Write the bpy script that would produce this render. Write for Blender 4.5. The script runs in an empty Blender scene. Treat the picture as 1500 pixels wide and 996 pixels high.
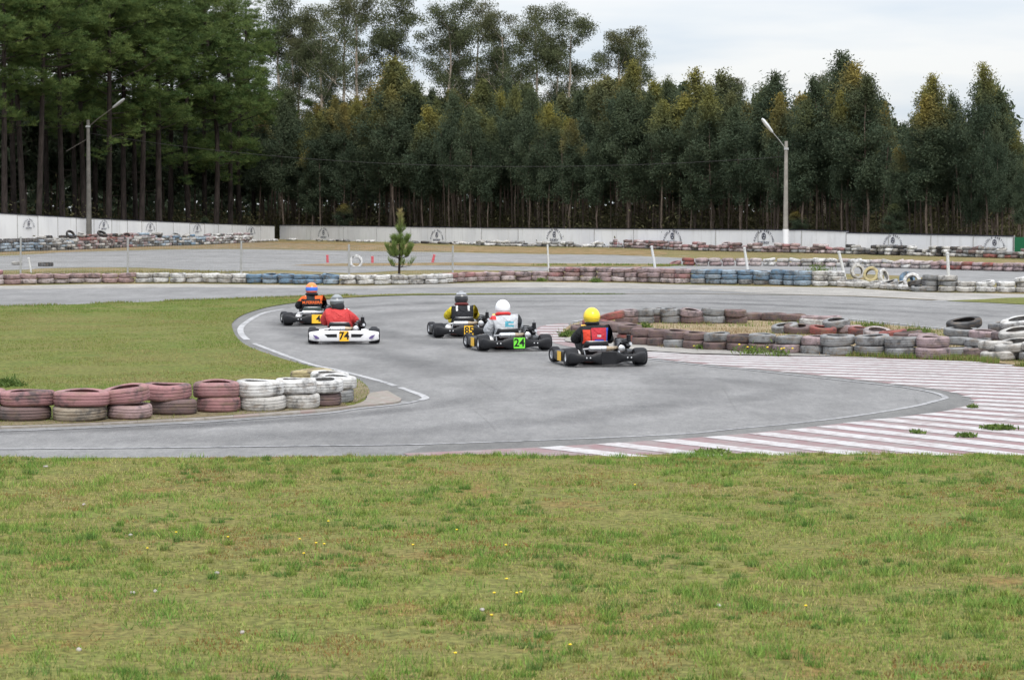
import bpy, bmesh, math, random
import numpy as np
from mathutils import Vector, Matrix
from mathutils.geometry import tessellate_polygon
random.seed(7); rng = np.random.default_rng(7)
R = math.radians
scene = bpy.context.scene
COL = scene.collection

# ------------------------------------------------------------------ camera
FPX, HCAM, HOR = 3600.0, 2.45, 308.0            # focal length in photo pixels, eye height, horizon row
PITCH = math.atan((498 - HOR) / FPX)
cam_d = bpy.data.cameras.new('camera'); cam = bpy.data.objects.new('camera', cam_d); COL.objects.link(cam)
cam.location = (0, 0, HCAM); cam.rotation_euler = (R(90) - PITCH, 0, 0)
cam_d.sensor_width = 36; cam_d.lens = FPX / 1500 * 36; cam_d.clip_start = .5; cam_d.clip_end = 6000
cam_d.dof.use_dof = True; cam_d.dof.focus_distance = 41; cam_d.dof.aperture_fstop = 10
scene.camera = cam
# ------------------------------------------------------------------ light
SUN_EL, SUN_AZ = R(50), R(167)                   # azimuth clockwise from +Y: behind the camera
sd = bpy.data.lights.new('sun', 'SUN'); sun = bpy.data.objects.new('sun', sd); COL.objects.link(sun)
sd.energy = 1.5; sd.angle = R(18); sd.color = (1, .965, .91)
sv = Vector((math.sin(SUN_AZ) * math.cos(SUN_EL), math.cos(SUN_AZ) * math.cos(SUN_EL), math.sin(SUN_EL)))
sun.rotation_euler = sv.to_track_quat('Z', 'Y').to_euler(); sun.location = (20, -20, 40)
w = bpy.data.worlds.new('World'); scene.world = w; w.use_nodes = True
nt = w.node_tree; nt.nodes.clear(); N = nt.nodes.new; Lk = nt.links.new
wo = N('ShaderNodeOutputWorld'); bg = N('ShaderNodeBackground'); bg.inputs[1].default_value = .1
sky = N('ShaderNodeTexSky'); sky.sky_type = 'NISHITA'; sky.sun_disc = False
sky.sun_elevation = SUN_EL; sky.sun_rotation = SUN_AZ
tc = N('ShaderNodeTexCoord'); sep = N('ShaderNodeSeparateXYZ'); Lk(tc.outputs['Generated'], sep.inputs[0])
def wm(op, a, b=None, clamp=False):
    n = N('ShaderNodeMath'); n.operation = op; n.use_clamp = clamp
    for i, v in enumerate((a, b)):
        if v is None: continue
        if isinstance(v, (int, float)): n.inputs[i].default_value = v
        else: Lk(v, n.inputs[i])
    return n.outputs[0]
zz = wm('MAXIMUM', sep.outputs[2], 0.0)
zd = wm('ADD', zz, .10)
cv = N('ShaderNodeCombineXYZ'); Lk(wm('DIVIDE', sep.outputs[0], zd), cv.inputs[0]); Lk(wm('DIVIDE', sep.outputs[1], zd), cv.inputs[1])
cn = N('ShaderNodeTexNoise'); cn.inputs['Scale'].default_value = .9; cn.inputs['Detail'].default_value = 5; cn.inputs['Roughness'].default_value = .5
Lk(cv.outputs[0], cn.inputs['Vector'])
cr = N('ShaderNodeValToRGB'); Lk(cn.outputs[0], cr.inputs[0])
cr.color_ramp.elements[0].position = .36; cr.color_ramp.elements[0].color = (.76, .84, .95, 1)
cr.color_ramp.elements[1].position = .60; cr.color_ramp.elements[1].color = (1.02, 1.02, 1.03, 1)
gr = wm('MULTIPLY', wm('ADD', wm('MULTIPLY', zz, .6), .4), 10.8)     # overcast: brighter towards the zenith
vs = N('ShaderNodeVectorMath'); vs.operation = 'SCALE'; Lk(cr.outputs[0], vs.inputs[0]); Lk(gr, vs.inputs['Scale'])
mx = N('ShaderNodeMix'); mx.data_type = 'RGBA'; mx.inputs[0].default_value = .9
Lk(sky.outputs[0], mx.inputs[6]); Lk(vs.outputs[0], mx.inputs[7])
Lk(mx.outputs[2], bg.inputs[0]); Lk(bg.outputs[0], wo.inputs[0])
scene.view_settings.view_transform = 'Standard'; scene.view_settings.look = 'None'
scene.view_settings.exposure = .95; scene.view_settings.gamma = 1
scene.view_settings.use_curve_mapping = False
scene.render.engine = 'CYCLES'
scene.cycles.max_bounces = 6; scene.cycles.diffuse_bounces = 3; scene.cycles.transparent_max_bounces = 8
scene.cycles.use_denoising = True

# ------------------------------------------------------------------ pixel helpers (a pixel is only a direction)
_f = Vector((0, math.cos(PITCH), -math.sin(PITCH))); _u = Vector((0, math.sin(PITCH), math.cos(PITCH)))
def ray(px, py): return _f * FPX + Vector((px - 750, 0, 0)) - _u * (py - 498)
def G(px, py, z=0.0):                                    # where the pixel's ray meets the ground
    d = ray(px, py); t = (z - HCAM) / d.z
    return Vector((d.x * t, d.y * t, z))
def P(px, py, Y):                                        # the pixel's ray at depth Y
    d = ray(px, py); t = Y / d.y
    return Vector((d.x * t, Y, HCAM + d.z * t))
def proj(p):
    q = Vector(p) - Vector((0, 0, HCAM)); k = q.dot(_f)
    return 750 + FPX * q.x / k, 498 - FPX * q.dot(_u) / k
def GX(px, Y): return (px - 750) / FPX * Y
def interp(x, tab): return float(np.interp(x, [a for a, b in tab], [b for a, b in tab]))
def smooth_line(pts, n=6):                               # Catmull-Rom through 2-D points
    pts = [Vector((p[0], p[1])) for p in pts]; out = []
    for i in range(len(pts) - 1):
        p0 = pts[max(i - 1, 0)]; p1 = pts[i]; p2 = pts[i + 1]; p3 = pts[min(i + 2, len(pts) - 1)]
        for k in range(n):
            t = k / n
            out.append(.5 * ((2 * p1) + (p2 - p0) * t + (2 * p0 - 5 * p1 + 4 * p2 - p3) * t * t + (3 * p1 - p0 - 3 * p2 + p3) * t ** 3))
    out.append(pts[-1]); return [(p.x, p.y) for p in out]
_tab = np.random.default_rng(3).random((256, 256))
def vnoise(x, y, s, o=0):
    x = np.asarray(x) * s + 17.3 * o + 500; y = np.asarray(y) * s + 9.1 * o + 500
    xi = np.floor(x).astype(int); yi = np.floor(y).astype(int); fx = x - xi; fy = y - yi
    fx = fx * fx * (3 - 2 * fx); fy = fy * fy * (3 - 2 * fy)
    a = _tab[xi % 256, yi % 256]; b = _tab[(xi + 1) % 256, yi % 256]; c = _tab[xi % 256, (yi + 1) % 256]; d = _tab[(xi + 1) % 256, (yi + 1) % 256]
    return (a * (1 - fx) + b * fx) * (1 - fy) + (c * (1 - fx) + d * fx) * fy
def in_poly(x, y, poly):
    x = np.asarray(x); y = np.asarray(y); r = np.zeros(x.shape, bool); n = len(poly)
    for i in range(n):
        x1, y1 = poly[i][0], poly[i][1]; x2, y2 = poly[(i + 1) % n][0], poly[(i + 1) % n][1]
        if y1 == y2: continue
        c = ((y1 > y) != (y2 > y)) & (x < (x2 - x1) * (y - y1) / (y2 - y1) + x1)
        r ^= c
    return r

# ------------------------------------------------------------------ text meshes, made first while the scene is small
def text_mesh(s, size, extrude=.0015, bold=.0):
    cu = bpy.data.curves.new('t', 'FONT'); cu.body = s; cu.size = size; cu.extrude = extrude; cu.offset = bold
    cu.align_x = 'CENTER'; cu.align_y = 'CENTER'; cu.resolution_u = 3
    o = bpy.data.objects.new('t', cu); COL.objects.link(o)
    dg = bpy.context.evaluated_depsgraph_get(); me = bpy.data.meshes.new_from_object(o.evaluated_get(dg))
    bpy.data.objects.remove(o); bpy.data.curves.remove(cu)
    return me
T = {k: text_mesh(k, s, .002, b) for k, s, b in (('74', .19, .004), ('24', .19, .004), ('85', .18, .004), ('4', .18, .005), ('M.FERREIRA', .082, .002))}
ARC = 'ESCOLA KARTING'
TL = {c: text_mesh(c, .25, .004, .0) for c in set(ARC) if c != ' '}
TE = text_mesh('EUROINDY', .26, .004, .0)

# ------------------------------------------------------------------ material helpers
class M:
    def __init__(s, name, rough=.8, metal=0, spec=.3):
        s.m = bpy.data.materials.new(name); s.m.use_nodes = True; s.t = s.m.node_tree
        s.b = s.t.nodes['Principled BSDF']; s.set('Roughness', rough); s.set('Metallic', metal); s.set('Specular IOR Level', spec)
        s._co = None
    def set(s, k, v):
        if hasattr(v, 'is_output'): s.t.links.new(v, s.b.inputs[k])
        else: s.b.inputs[k].default_value = (*v, 1) if isinstance(v, tuple) and len(v) == 3 else v
        return s
    def n(s, typ, **kw):
        n = s.t.nodes.new('ShaderNode' + typ)
        for k, v in kw.items(): setattr(n, k, v)
        return n
    def inp(s, n, i, v):
        if hasattr(v, 'is_output'): s.t.links.new(v, n.inputs[i])
        else: n.inputs[i].default_value = (*v, 1) if isinstance(v, tuple) and len(v) == 3 and n.inputs[i].type == 'RGBA' else v
    def math(s, op, a, b=0.0, clamp=False):
        n = s.n('Math', operation=op, use_clamp=clamp); s.inp(n, 0, a); s.inp(n, 1, b); return n.outputs[0]
    def coord(s, which='Object'): return s.n('TexCoord').outputs[which]
    def pos(s): return s.n('NewGeometry').outputs['Position']
    def scale(s, v, sc):
        n = s.n('VectorMath', operation='MULTIPLY'); s.inp(n, 0, v); n.inputs[1].default_value = sc if isinstance(sc, tuple) else (sc,) * 3; return n.outputs[0]
    def add(s, v, u):
        n = s.n('VectorMath', operation='ADD'); s.inp(n, 0, v); s.inp(n, 1, u); return n.outputs[0]
    def noise(s, v, sc, det=4, rough=.55, dist=0.0):
        n = s.n('TexNoise'); s.inp(n, 'Vector', v); n.inputs['Scale'].default_value = sc; n.inputs['Detail'].default_value = det
        n.inputs['Roughness'].default_value = rough; n.inputs['Distortion'].default_value = dist; return n.outputs[0]
    def ramp(s, f, *st):
        n = s.n('ValToRGB'); s.inp(n, 0, f); e = n.color_ramp.elements
        while len(e) < len(st): e.new(.5)
        for el, (p, c) in zip(e, st):
            el.position = p; el.color = (c, c, c, 1) if isinstance(c, (int, float)) else (*c, 1)
        return n.outputs[0]
    def mix(s, f, a, b, mode='MIX'):
        n = s.n('Mix', data_type='RGBA', blend_type=mode); s.inp(n, 0, f); s.inp(n, 6, a); s.inp(n, 7, b); return n.outputs[2]
    def bump(s, h, st=.3, d=.01):
        n = s.n('Bump'); n.inputs['Strength'].default_value = st; n.inputs['Distance'].default_value = d; s.inp(n, 'Height', h)
        s.t.links.new(n.outputs[0], s.b.inputs['Normal']); return s
    def sep(s, v):
        n = s.n('SeparateXYZ'); s.inp(n, 0, v); return n.outputs
def plain(name, c, rough=.6, metal=0, spec=.3, var=.12, sc=12):
    m = M(name, rough, metal, spec); f = m.noise(m.coord(), sc)
    m.set('Base Color', m.mix(m.ramp(f, (.3, 0), (.7, 1)), tuple(x * (1 - var) for x in c), tuple(min(1, x * (1 + var)) for x in c)))
    return m.m

# ground kinds
def mk_asphalt(name, base, tint=(1, 1, 1.02)):
    m = M(name, .85, 0, .25); p = m.pos()
    big = m.noise(p, .22, 4); mid = m.noise(m.scale(p, (1, .35, 1)), 1.6, 4); fine = m.noise(p, 38, 3, .8); mott = m.noise(m.scale(p, (1, .3, 1)), 9, 4, .75); grit = m.noise(p, 22, 3, .7)
    f = m.math('ADD', m.math('MULTIPLY', big, .5), m.math('MULTIPLY', mid, .5))
    lo = tuple(base * .78 * t for t in tint); hi = tuple(base * 1.22 * t for t in tint)
    c = m.mix(m.ramp(f, (.35, 0), (.65, 1)), lo, hi)
    c = m.mix(m.ramp(fine, (.38, .0), (.62, 1)), c, m.mix(1.0, c, (1.5, 1.49, 1.46), 'MULTIPLY'))
    c = m.mix(m.ramp(mott, (.38, 0), (.62, 1)), m.mix(1.0, c, (.90, .90, .90), 'MULTIPLY'), m.mix(1.0, c, (1.10, 1.095, 1.08), 'MULTIPLY'))
    c = m.mix(m.ramp(grit, (.60, 0), (.74, .35)), c, (.06, .06, .062))
    vo = m.n('TexVoronoi', feature='DISTANCE_TO_EDGE'); m.inp(vo, 'Vector', m.add(p, m.scale(m.n('TexNoise').outputs[1], .5))); vo.inputs['Scale'].default_value = .35
    c = m.mix(m.ramp(vo.outputs[0], (.0, .22), (.006, 0)), c, (.05, .05, .05))
    return m.set('Base Color', c).bump(fine, .35, .006).m
ASPH = mk_asphalt('asphalt', .150); ASPH2 = mk_asphalt('asphalt_edge', .118, (1, 1, 1)); ASPHF = mk_asphalt('far_asphalt', .165, (1, 1, 1.02))
CONC = mk_asphalt('pale_concrete', .21, (1.04, 1.0, .95))
def mk_rub(name, amount):
    m = M(name, .75, 0, .3); p = m.pos(); uv = m.coord('UV'); x = m.sep(uv)
    edge = m.math('MULTIPLY', m.math('MULTIPLY', x[1], m.math('SUBTRACT', 1.0, x[1])), 4.0)
    f = m.noise(m.scale(p, (.5, .5, 1)), 1.1, 5); f2 = m.noise(p, 30, 3)
    a = m.math('MULTIPLY', m.math('MULTIPLY', m.ramp(f, (.3, .2), (.7, 1)), m.ramp(f2, (.35, .5), (.6, 1))), m.math('MULTIPLY', m.math('MULTIPLY', m.math('POWER', edge, 1.2), m.math('MULTIPLY', m.math('MULTIPLY', x[0], m.math('SUBTRACT', 1.0, x[0])), 6.0, True)), amount))
    m.set('Base Color', (.045, .046, .052)); m.set('Alpha', a); return m.m
RUB = mk_rub('rubber_marks', .42); RUBS = mk_rub('rubber_marks_soft', .27)
def mk_paint(name, c, under, wear=.45, sc=9):
    m = M(name, .7, 0, .3); p = m.pos(); f = m.noise(p, sc, 6, .7); g = m.noise(p, .9, 3)
    k = m.ramp(m.math('ADD', m.math('MULTIPLY', f, .7), m.math('MULTIPLY', g, .3)), (wear - .05, 0), (wear + .10, 1))
    d = m.mix(m.ramp(m.noise(p, 3.1, 4), (.4, 0), (.7, .45)), c, tuple(x * .72 for x in c))
    return m.set('Base Color', m.mix(k, under, d)).m
LINE = mk_paint('worn_white_line', (.42, .42, .43), (.17, .17, .175), .43)
LINEF = mk_paint('faint_white_line', (.36, .36, .37), (.15, .15, .155), .46)
STRW = mk_paint('worn_white_stripe', (.46, .45, .455), (.27, .22, .22), .43, 7)
STRR = mk_paint('worn_red_apron', (.235, .145, .15), (.24, .215, .21), .46, 5)
KRED = mk_paint('faded_red_kerb', (.27, .19, .18), (.24, .21, .185), .52, 7)
KWHI = mk_paint('faded_white_kerb', (.32, .30, .285), (.22, .195, .165), .52, 7)
def mk_turf(name, cols, dirt, dirt_at=.62, sc=1.0):
    m = M(name, .95, 0, .1); p = m.pos()
    a = m.noise(p, .55 * sc, 5, .6); b = m.noise(p, 2.6 * sc, 5, .65); c = m.noise(p, 17 * sc, 4, .7); d = m.noise(m.add(p, (31, 7, 0)), .9 * sc, 6, .62)
    col = m.mix(m.ramp(b, (.38, 0), (.62, 1)), cols[0], cols[1])
    col = m.mix(m.ramp(a, (.4, 0), (.65, .8)), col, cols[2])
    col = m.mix(m.ramp(d, (dirt_at - .06, 0), (dirt_at + .08, .85)), col, dirt)
    col = m.mix(m.ramp(c, (.35, .0), (.7, 1)), m.mix(1.0, col, (.5, .5, .48), 'MULTIPLY'), m.mix(1.0, col, (1.45, 1.42, 1.32), 'MULTIPLY'))
    return m.set('Base Color', col).bump(c, .6, .02).m
TURF = mk_turf('verge_turf', [(.135, .155, .045), (.165, .165, .055), (.175, .145, .06)], (.20, .125, .05), .62)
TURF_I = mk_turf('infield_turf', [(.105, .14, .034), (.135, .15, .042), (.155, .145, .052)], (.19, .15, .07), .64, .8)
FIELD = mk_turf('rough_field', [(.125, .13, .05), (.19, .17, .085), (.17, .15, .07)], (.27, .20, .115), .52, .8)
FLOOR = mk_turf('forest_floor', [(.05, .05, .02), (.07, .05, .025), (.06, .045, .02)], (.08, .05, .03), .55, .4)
DIRT = mk_turf('sandy_soil', [(.27, .175, .09), (.20, .125, .065), (.34, .27, .18)], (.13, .12, .05), .52, 1.3)
SOIL = mk_turf('packed_soil', [(.20, .165, .11), (.16, .13, .08), (.23, .20, .145)], (.13, .13, .05), .60, 1.4)
DRY = mk_turf('dry_grass_soil', [(.28, .22, .14), (.21, .155, .095), (.35, .29, .21)], (.16, .15, .06), .63, 2)

# ------------------------------------------------------------------ object helpers
def tag(o, label=None, cat=None, group=None, kind=None):
    if label: o['label'] = label
    if cat: o['category'] = cat
    if group: o['group'] = group
    if kind: o['kind'] = kind
    return o
def link(name, me, mat=None, parent=None):
    o = bpy.data.objects.new(name, me); COL.objects.link(o)
    if mat is not None and me is not None and not me.materials: me.materials.append(mat)
    if parent is not None: o.parent = parent
    return o
def empty(name, loc=(0, 0, 0), rz=0.0):
    o = bpy.data.objects.new(name, None); COL.objects.link(o); o.empty_display_size = .1
    o.location = loc; o.rotation_euler = (0, 0, rz); return o
def np_mesh(name, v, f, attr=None, col=None, smooth=False):
    me = bpy.data.meshes.new(name); v = np.asarray(v, np.float32); f = np.asarray(f, np.int32); k = f.shape[1]
    me.vertices.add(len(v)); me.vertices.foreach_set('co', v.ravel())
    me.loops.add(f.size); me.loops.foreach_set('vertex_index', f.ravel())
    me.polygons.add(len(f)); me.polygons.foreach_set('loop_start', np.arange(0, f.size, k, dtype=np.int32))
    me.update(calc_edges=True)
    if smooth: me.polygons.foreach_set('use_smooth', np.ones(len(f), bool))
    if attr is not None:
        a = me.attributes.new('shade', 'FLOAT', 'POINT'); a.data.foreach_set('value', np.asarray(attr, np.float32))
    if col is not None:
        a = me.attributes.new('Col', 'FLOAT_COLOR', 'POINT'); c = np.ones((len(v), 4), np.float32); c[:, :3] = col; a.data.foreach_set('color', c.ravel())
    return me
class MB:
    def __init__(s): s.v = []; s.f = []
    def add(s, v, f):
        o = len(s.v); s.v += [tuple(x) for x in v]; s.f += [tuple(i + o for i in q) for q in f]; return s
    def box(s, c, d, rot=None):
        x, y, z = d[0] / 2, d[1] / 2, d[2] / 2; vs = [Vector(q) for q in ((-x, -y, -z), (x, -y, -z), (x, y, -z), (-x, y, -z), (-x, -y, z), (x, -y, z), (x, y, z), (-x, y, z))]
        if rot: vs = [rot @ q for q in vs]
        c = Vector(c); return s.add([q + c for q in vs], [(0, 3, 2, 1), (4, 5, 6, 7), (0, 1, 5, 4), (1, 2, 6, 5), (2, 3, 7, 6), (3, 0, 4, 7)])
    def loft(s, rings, cap=True, close=False):
        n = len(rings[0]); v = [p for r in rings for p in r]; f = []
        m = len(rings)
        for i in range(m if close else m - 1):
            a = i * n; b = ((i + 1) % m) * n
            f += [(a + k, a + (k + 1) % n, b + (k + 1) % n, b + k) for k in range(n)]
        if cap and not close: f += [tuple(reversed(range(n))), tuple(range((m - 1) * n, m * n))]
        return s.add(v, f)
    def tube(s, path, rad, n=8, cap=True):
        path = [Vector(p) for p in path]; rings = []
        if isinstance(rad, (int, float)): rad = [rad] * len(path)
        ref = None
        for i, p in enumerate(path):
            d = (path[min(i + 1, len(path) - 1)] - path[max(i - 1, 0)]).normalized()
            if ref is None: ref = d.orthogonal().normalized()
            ref = (ref - d * ref.dot(d)).normalized(); b = d.cross(ref)
            rings.append([p + (ref * math.cos(2 * math.pi * k / n) + b * math.sin(2 * math.pi * k / n)) * rad[i] for k in range(n)])
        return s.loft(rings, cap)
    def lathe(s, prof, n=24, mat=None, close=False):
        rings = []
        for k in range(n):
            a = 2 * math.pi * k / n; r = [Vector((q * math.cos(a), q * math.sin(a), z)) for q, z in prof]
            rings.append([mat @ p for p in r] if mat else r)
        m = len(prof); v = [p for r in rings for p in r]; f = []
        for i in range(n):
            a = i * m; b = ((i + 1) % n) * m
            for k in range(m if close else m - 1): f.append((a + k, b + k, b + (k + 1) % m, a + (k + 1) % m))
        return s.add(v, f)
    def ell(s, c, r, nu=14, nv=8, rot=None):
        c = Vector(c); prof = []
        vs = []; f = []
        for j in range(1, nv):
            t = math.pi * j / nv
            for i in range(nu):
                a = 2 * math.pi * i / nu; p = Vector((r[0] * math.sin(t) * math.cos(a), r[1] * math.sin(t) * math.sin(a), r[2] * math.cos(t)))
                vs.append((rot @ p if rot else p) + c)
        top = Vector((0, 0, r[2])); bot = -top
        vs += [(rot @ top if rot else top) + c, (rot @ bot if rot else bot) + c]; T_ = len(vs) - 2; B_ = T_ + 1
        for j in range(nv - 2):
            for i in range(nu): f.append((j * nu + i, (j + 1) * nu + i, (j + 1) * nu + (i + 1) % nu, j * nu + (i + 1) % nu))
        for i in range(nu): f += [(T_, i, (i + 1) % nu), (B_, (nv - 2) * nu + (i + 1) % nu, (nv - 2) * nu + i)]
        return s.add(vs, f)
    def mesh(s, name, smooth=40):
        me = bpy.data.meshes.new(name); me.from_pydata(s.v, [], s.f); me.update()
        if smooth:
            me.polygons.foreach_set('use_smooth', [True] * len(me.polygons)); me.set_sharp_from_angle(angle=R(smooth))
        return me
    def build(s, name, mat, parent=None, smooth=40): return link(name, s.mesh(name, smooth), mat, parent)
def poly_sheet(name, pts, z, mat, parent=None, px=True, kind='structure'):
    w_ = [G(*p) for p in pts] if px else [Vector((p[0], p[1], 0)) for p in pts]
    for q in w_: q.z = z
    me = bpy.data.meshes.new(name); me.from_pydata(w_, [], [tuple(t) for t in tessellate_polygon([w_])]); me.update()
    bm = bmesh.new(); bm.from_mesh(me); bmesh.ops.recalc_face_normals(bm, faces=bm.faces)
    if bm.faces and sum(f.normal.z for f in bm.faces) < 0: bmesh.ops.reverse_faces(bm, faces=bm.faces)
    bm.to_mesh(me); bm.free()
    o = link(name, me, mat, parent)
    if parent is None: o['kind'] = kind
    return o
def strip(name, pts, width, z, mat, parent=None, world=False):
    p = [Vector((q[0], q[1], 0)) if world else G(*q) for q in pts]; v = []; f = []; uv = []
    wl = width if isinstance(width, (list, tuple)) else [width] * len(p)
    for i, q in enumerate(p):
        d = (p[min(i + 1, len(p) - 1)] - p[max(i - 1, 0)]); d.z = 0; d.normalize(); n = Vector((-d.y, d.x, 0))
        for s_ in (-1, 1): a = q + n * wl[i] / 2 * s_; a.z = z; v.append(a); uv.append((i / len(p), (s_ + 1) / 2))
        if i: f.append((2 * i - 2, 2 * i, 2 * i + 1, 2 * i - 1))
    me = bpy.data.meshes.new(name); me.from_pydata(v, [], f); l = me.uv_layers.new()
    for lp in me.loops: l.data[lp.index].uv = uv[lp.vertex_index]
    o = link(name, me, mat, parent)
    if parent is None: o['kind'] = 'structure'
    return o

# ------------------------------------------------------------------ ground, track, kerbs
poly_sheet('ground', [(-1500, -300), (1500, -300), (1500, 3000), (-1500, 3000)], -.004, FIELD, px=False)
TRACK_NEAR = [(-500, 675), (0, 670.8), (300, 670), (600, 669.5), (700, 668), (1000, 666), (1200, 665.2), (1500, 665.6), (2000, 666)]
back_edge = [(2000, 436), (1500, 431), (1340, 428), (1234, 421.5), (1120, 420), (996, 417), (900, 414.5), (780, 413.5), (667, 415.5), (533, 419), (400, 417.5), (280, 416), (140, 416.5), (0, 419), (-500, 424)]
track = poly_sheet('racing_track', TRACK_NEAR + back_edge, .0, ASPH)
MARGIN = smooth_line([(590, 664.5), (800, 655), (1000, 642.7), (1133, 631.7), (1267, 616.7), (1367, 605), (1407, 596.7), (1427, 589.3), (1413, 580), (1377, 571.7), (1300, 561.7), (1167, 546.7), (1033, 534), (960, 525.5), (880, 516), (820, 505), (795, 495), (786, 487), (790, 479), (815, 474.5), (832, 474)], 5)
APRON = MARGIN + [(838, 484), (842, 497), (900, 503), (945, 508.5), (1010, 514), (1100, 518.5), (1216, 522.5), (1340, 526), (1440, 531), (1500, 537), (1900, 565), (2000, 600), (2000, 671), (1500, 670), (1200, 669.5), (1000, 670.5), (700, 672), (610, 672)]
apron = poly_sheet('kerb_apron', APRON, .005, STRR)
AW = [G(*p) for p in APRON]
# white bars of the apron, each clipped to its outline
nst = 0
yk = 479.0
slope_tab = [(470, .0), (510, .015), (540, .028), (570, .035), (600, .06), (630, .10), (665, .12)]
P0 = 1450
def stripe(px0, y0, wid):
    sl = interp(y0, slope_tab); a = G(px0, y0); b = G(px0 + 40, y0 + 40 * sl); d = (b - a).normalized()
    ts = np.arange(-16, 12, .06); xs = a.x + d.x * ts; ys = a.y + d.y * ts; ins = in_poly(xs, ys, AW)
    runs = []; st = None
    for i, q in enumerate(ins):
        if q and st is None: st = i
        if (not q or i == len(ins) - 1) and st is not None:
            if i - st > 5: runs.append((st, i - 1))
            st = None
    for s_, e_ in runs:
        idx = np.linspace(s_, e_, max(3, int((e_ - s_) / 12)))
        pts = [(np.interp(i, range(len(xs)), xs) , np.interp(i, range(len(ys)), ys) + .012 * math.sin(i * .31 + y0)) for i in idx]
        strip('white_bar', pts, wid, .009, STRW, apron, True)
y = 522.0
while y < 745:
    sl = interp(y, slope_tab); dpx = (y - HOR)
    Z = FPX * HCAM / dpx; dzdx = Z / dpx * sl * (dpx / HCAM); ang = math.atan(dzdx); per = .56
    stripe(P0, y, per * (.56 if y > 600 else .62)); y += per / math.cos(ang) * dpx / Z
for i, y0 in enumerate(np.linspace(477, 500, 7)): stripe(815, y0, .42)
# near inner kerb at the hairpin apex: separate blocks
KT = smooth_line([(-300, 633), (0, 626), (150, 620.5), (300, 612.8), (413, 604.5), (481, 599.5), (517.7, 594.8), (536, 587), (540, 578), (567.6, 573.7)], 6)
KB = smooth_line([(-300, 635.5), (0, 628.2), (150, 622.7), (300, 615.4), (413, 608), (481, 602.9), (527, 596.5), (560, 593.3), (583.4, 590.3), (588, 585.7)], 6)
kerb = empty('kerb', G(560, 585)); kerb['kind'] = 'structure'
nb = len(KT) - 1
kb_inv = Matrix.Translation(-kerb.location)
for i in range(0, nb, 2):
    j = min(i + 2, nb); a, b, c, d = G(*KT[i]), G(*KT[j]), G(*KB[j]), G(*KB[i])
    m_ = (b - a) * .004; a += m_; b -= m_; c -= (c - d) * .004; d += (c - d) * .004
    hz = .018; mb = MB(); q = [a, b, c, d]
    bot = [Vector((p.x, p.y, -.02)) for p in q]; top = [Vector((p.x, p.y, hz if k < 2 else .02)) for k, p in enumerate(q)]
    mb.add([kb_inv @ p for p in bot + top], [(3, 2, 1, 0), (4, 5, 6, 7), (0, 1, 5, 4), (1, 2, 6, 5), (2, 3, 7, 6), (3, 0, 4, 7)])
    mb.build('kerb_block', KRED if (i // 2) % 3 == 1 and i > 14 else KWHI, kerb, 0)
# grass island on the left, inside the S-bend
ISL_OUT = [(-400, 458), (0, 450), (120, 446.5), (250, 442), (350, 438.5), (430, 436), (520, 433.4), (600, 431.2), (760, 430.6), (900, 430.8), (900, 431.5), (760, 431.8), (600, 433), (520, 436), (470, 439.5), (440, 443), (400, 449), (372, 456), (352, 464), (341, 473), (340, 480), (346, 494), (361, 507), (391, 519), (427, 530.5), (460, 539), (493, 546), (527, 558.5), (541, 572), (538, 580)]
ISL = smooth_line(ISL_OUT, 4) + [(534, 588)] + list(reversed(KT[:-14])) 
poly_sheet('grass_island', ISL, .016, TURF_I)
ISLW = [G(*p) for p in ISL]
poly_sheet('soil_patch', smooth_line([(470, 549), (500, 549.5), (527, 560), (541, 573), (536, 583), (515, 592), (505, 580), (500, 565), (470, 549)], 5), .020, SOIL)
poly_sheet('soil_strip', smooth_line([(-200, 624), (0, 620), (150, 614), (300, 600), (420, 594), (480, 592), (505, 590)], 4) + list(reversed([p for p in KT if p[0] < 510])), .021, SOIL)
# dark shoulder outside the white line
sh_out = smooth_line([(470, 439.5), (440, 443), (400, 449), (372, 456), (352, 464), (341, 473), (340, 480), (346, 494), (361, 507), (391, 519), (427, 530.5), (460, 539), (493, 546), (527, 558.5), (541, 572)], 4)
LINE_IN = smooth_line([(416, 453), (386, 459), (366, 469), (353, 480), (354, 490), (362, 498)], 6)
LINE_IN2 = smooth_line([(372, 503.5), (402, 515), (427, 524.5), (459, 535), (490, 541.5), (527, 550.6), (561, 559.7), (580, 566)], 6)
LINE_IN3 = smooth_line([(586, 568), (611, 576.7), (621, 581), (623, 584), (615, 586.8)], 6)
LINE_IN4 = smooth_line([(612, 587.5), (583, 593), (527, 599), (481, 605.5), (413, 611), (300, 619), (150, 626.5), (0, 632), (-300, 640)], 5)
poly_sheet('track_shoulder', sh_out + [(588, 585.7), (600, 588)] + list(reversed(LINE_IN3)) + list(reversed(LINE_IN2)) + list(reversed(LINE_IN)) + [(470, 441)], .0025, ASPH2)
for n_, l_, wd, mt in (('painted_line', LINE_IN, .125, LINE), ('painted_line', LINE_IN2, .10, LINE), ('painted_line', LINE_IN3, .10, LINE), ('painted_line', LINE_IN4, .07, LINEF)):
    strip(n_, l_, wd, .0065, mt)
OUT_L = smooth_line([(-300, 659), (0, 658), (200, 656.5), (450, 653.5), (600, 651.7), (760, 646.5), (878, 641.8), (1000, 636), (1083, 628), (1167, 620), (1250, 610), (1333, 596.7), (1373, 587), (1385, 582.7), (1370, 576), (1327, 568), (1250, 559), (1167, 550), (1083, 540.7), (1033, 536), (960, 527.5), (900, 521)], 5)
strip('painted_line', OUT_L, .085, .0065, LINEF)
poly_sheet('track_shoulder', [p for p in OUT_L if p[0] > 590 or p[1] < 640][1:] + list(reversed(MARGIN[:62])), .0025, ASPH2)
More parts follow.
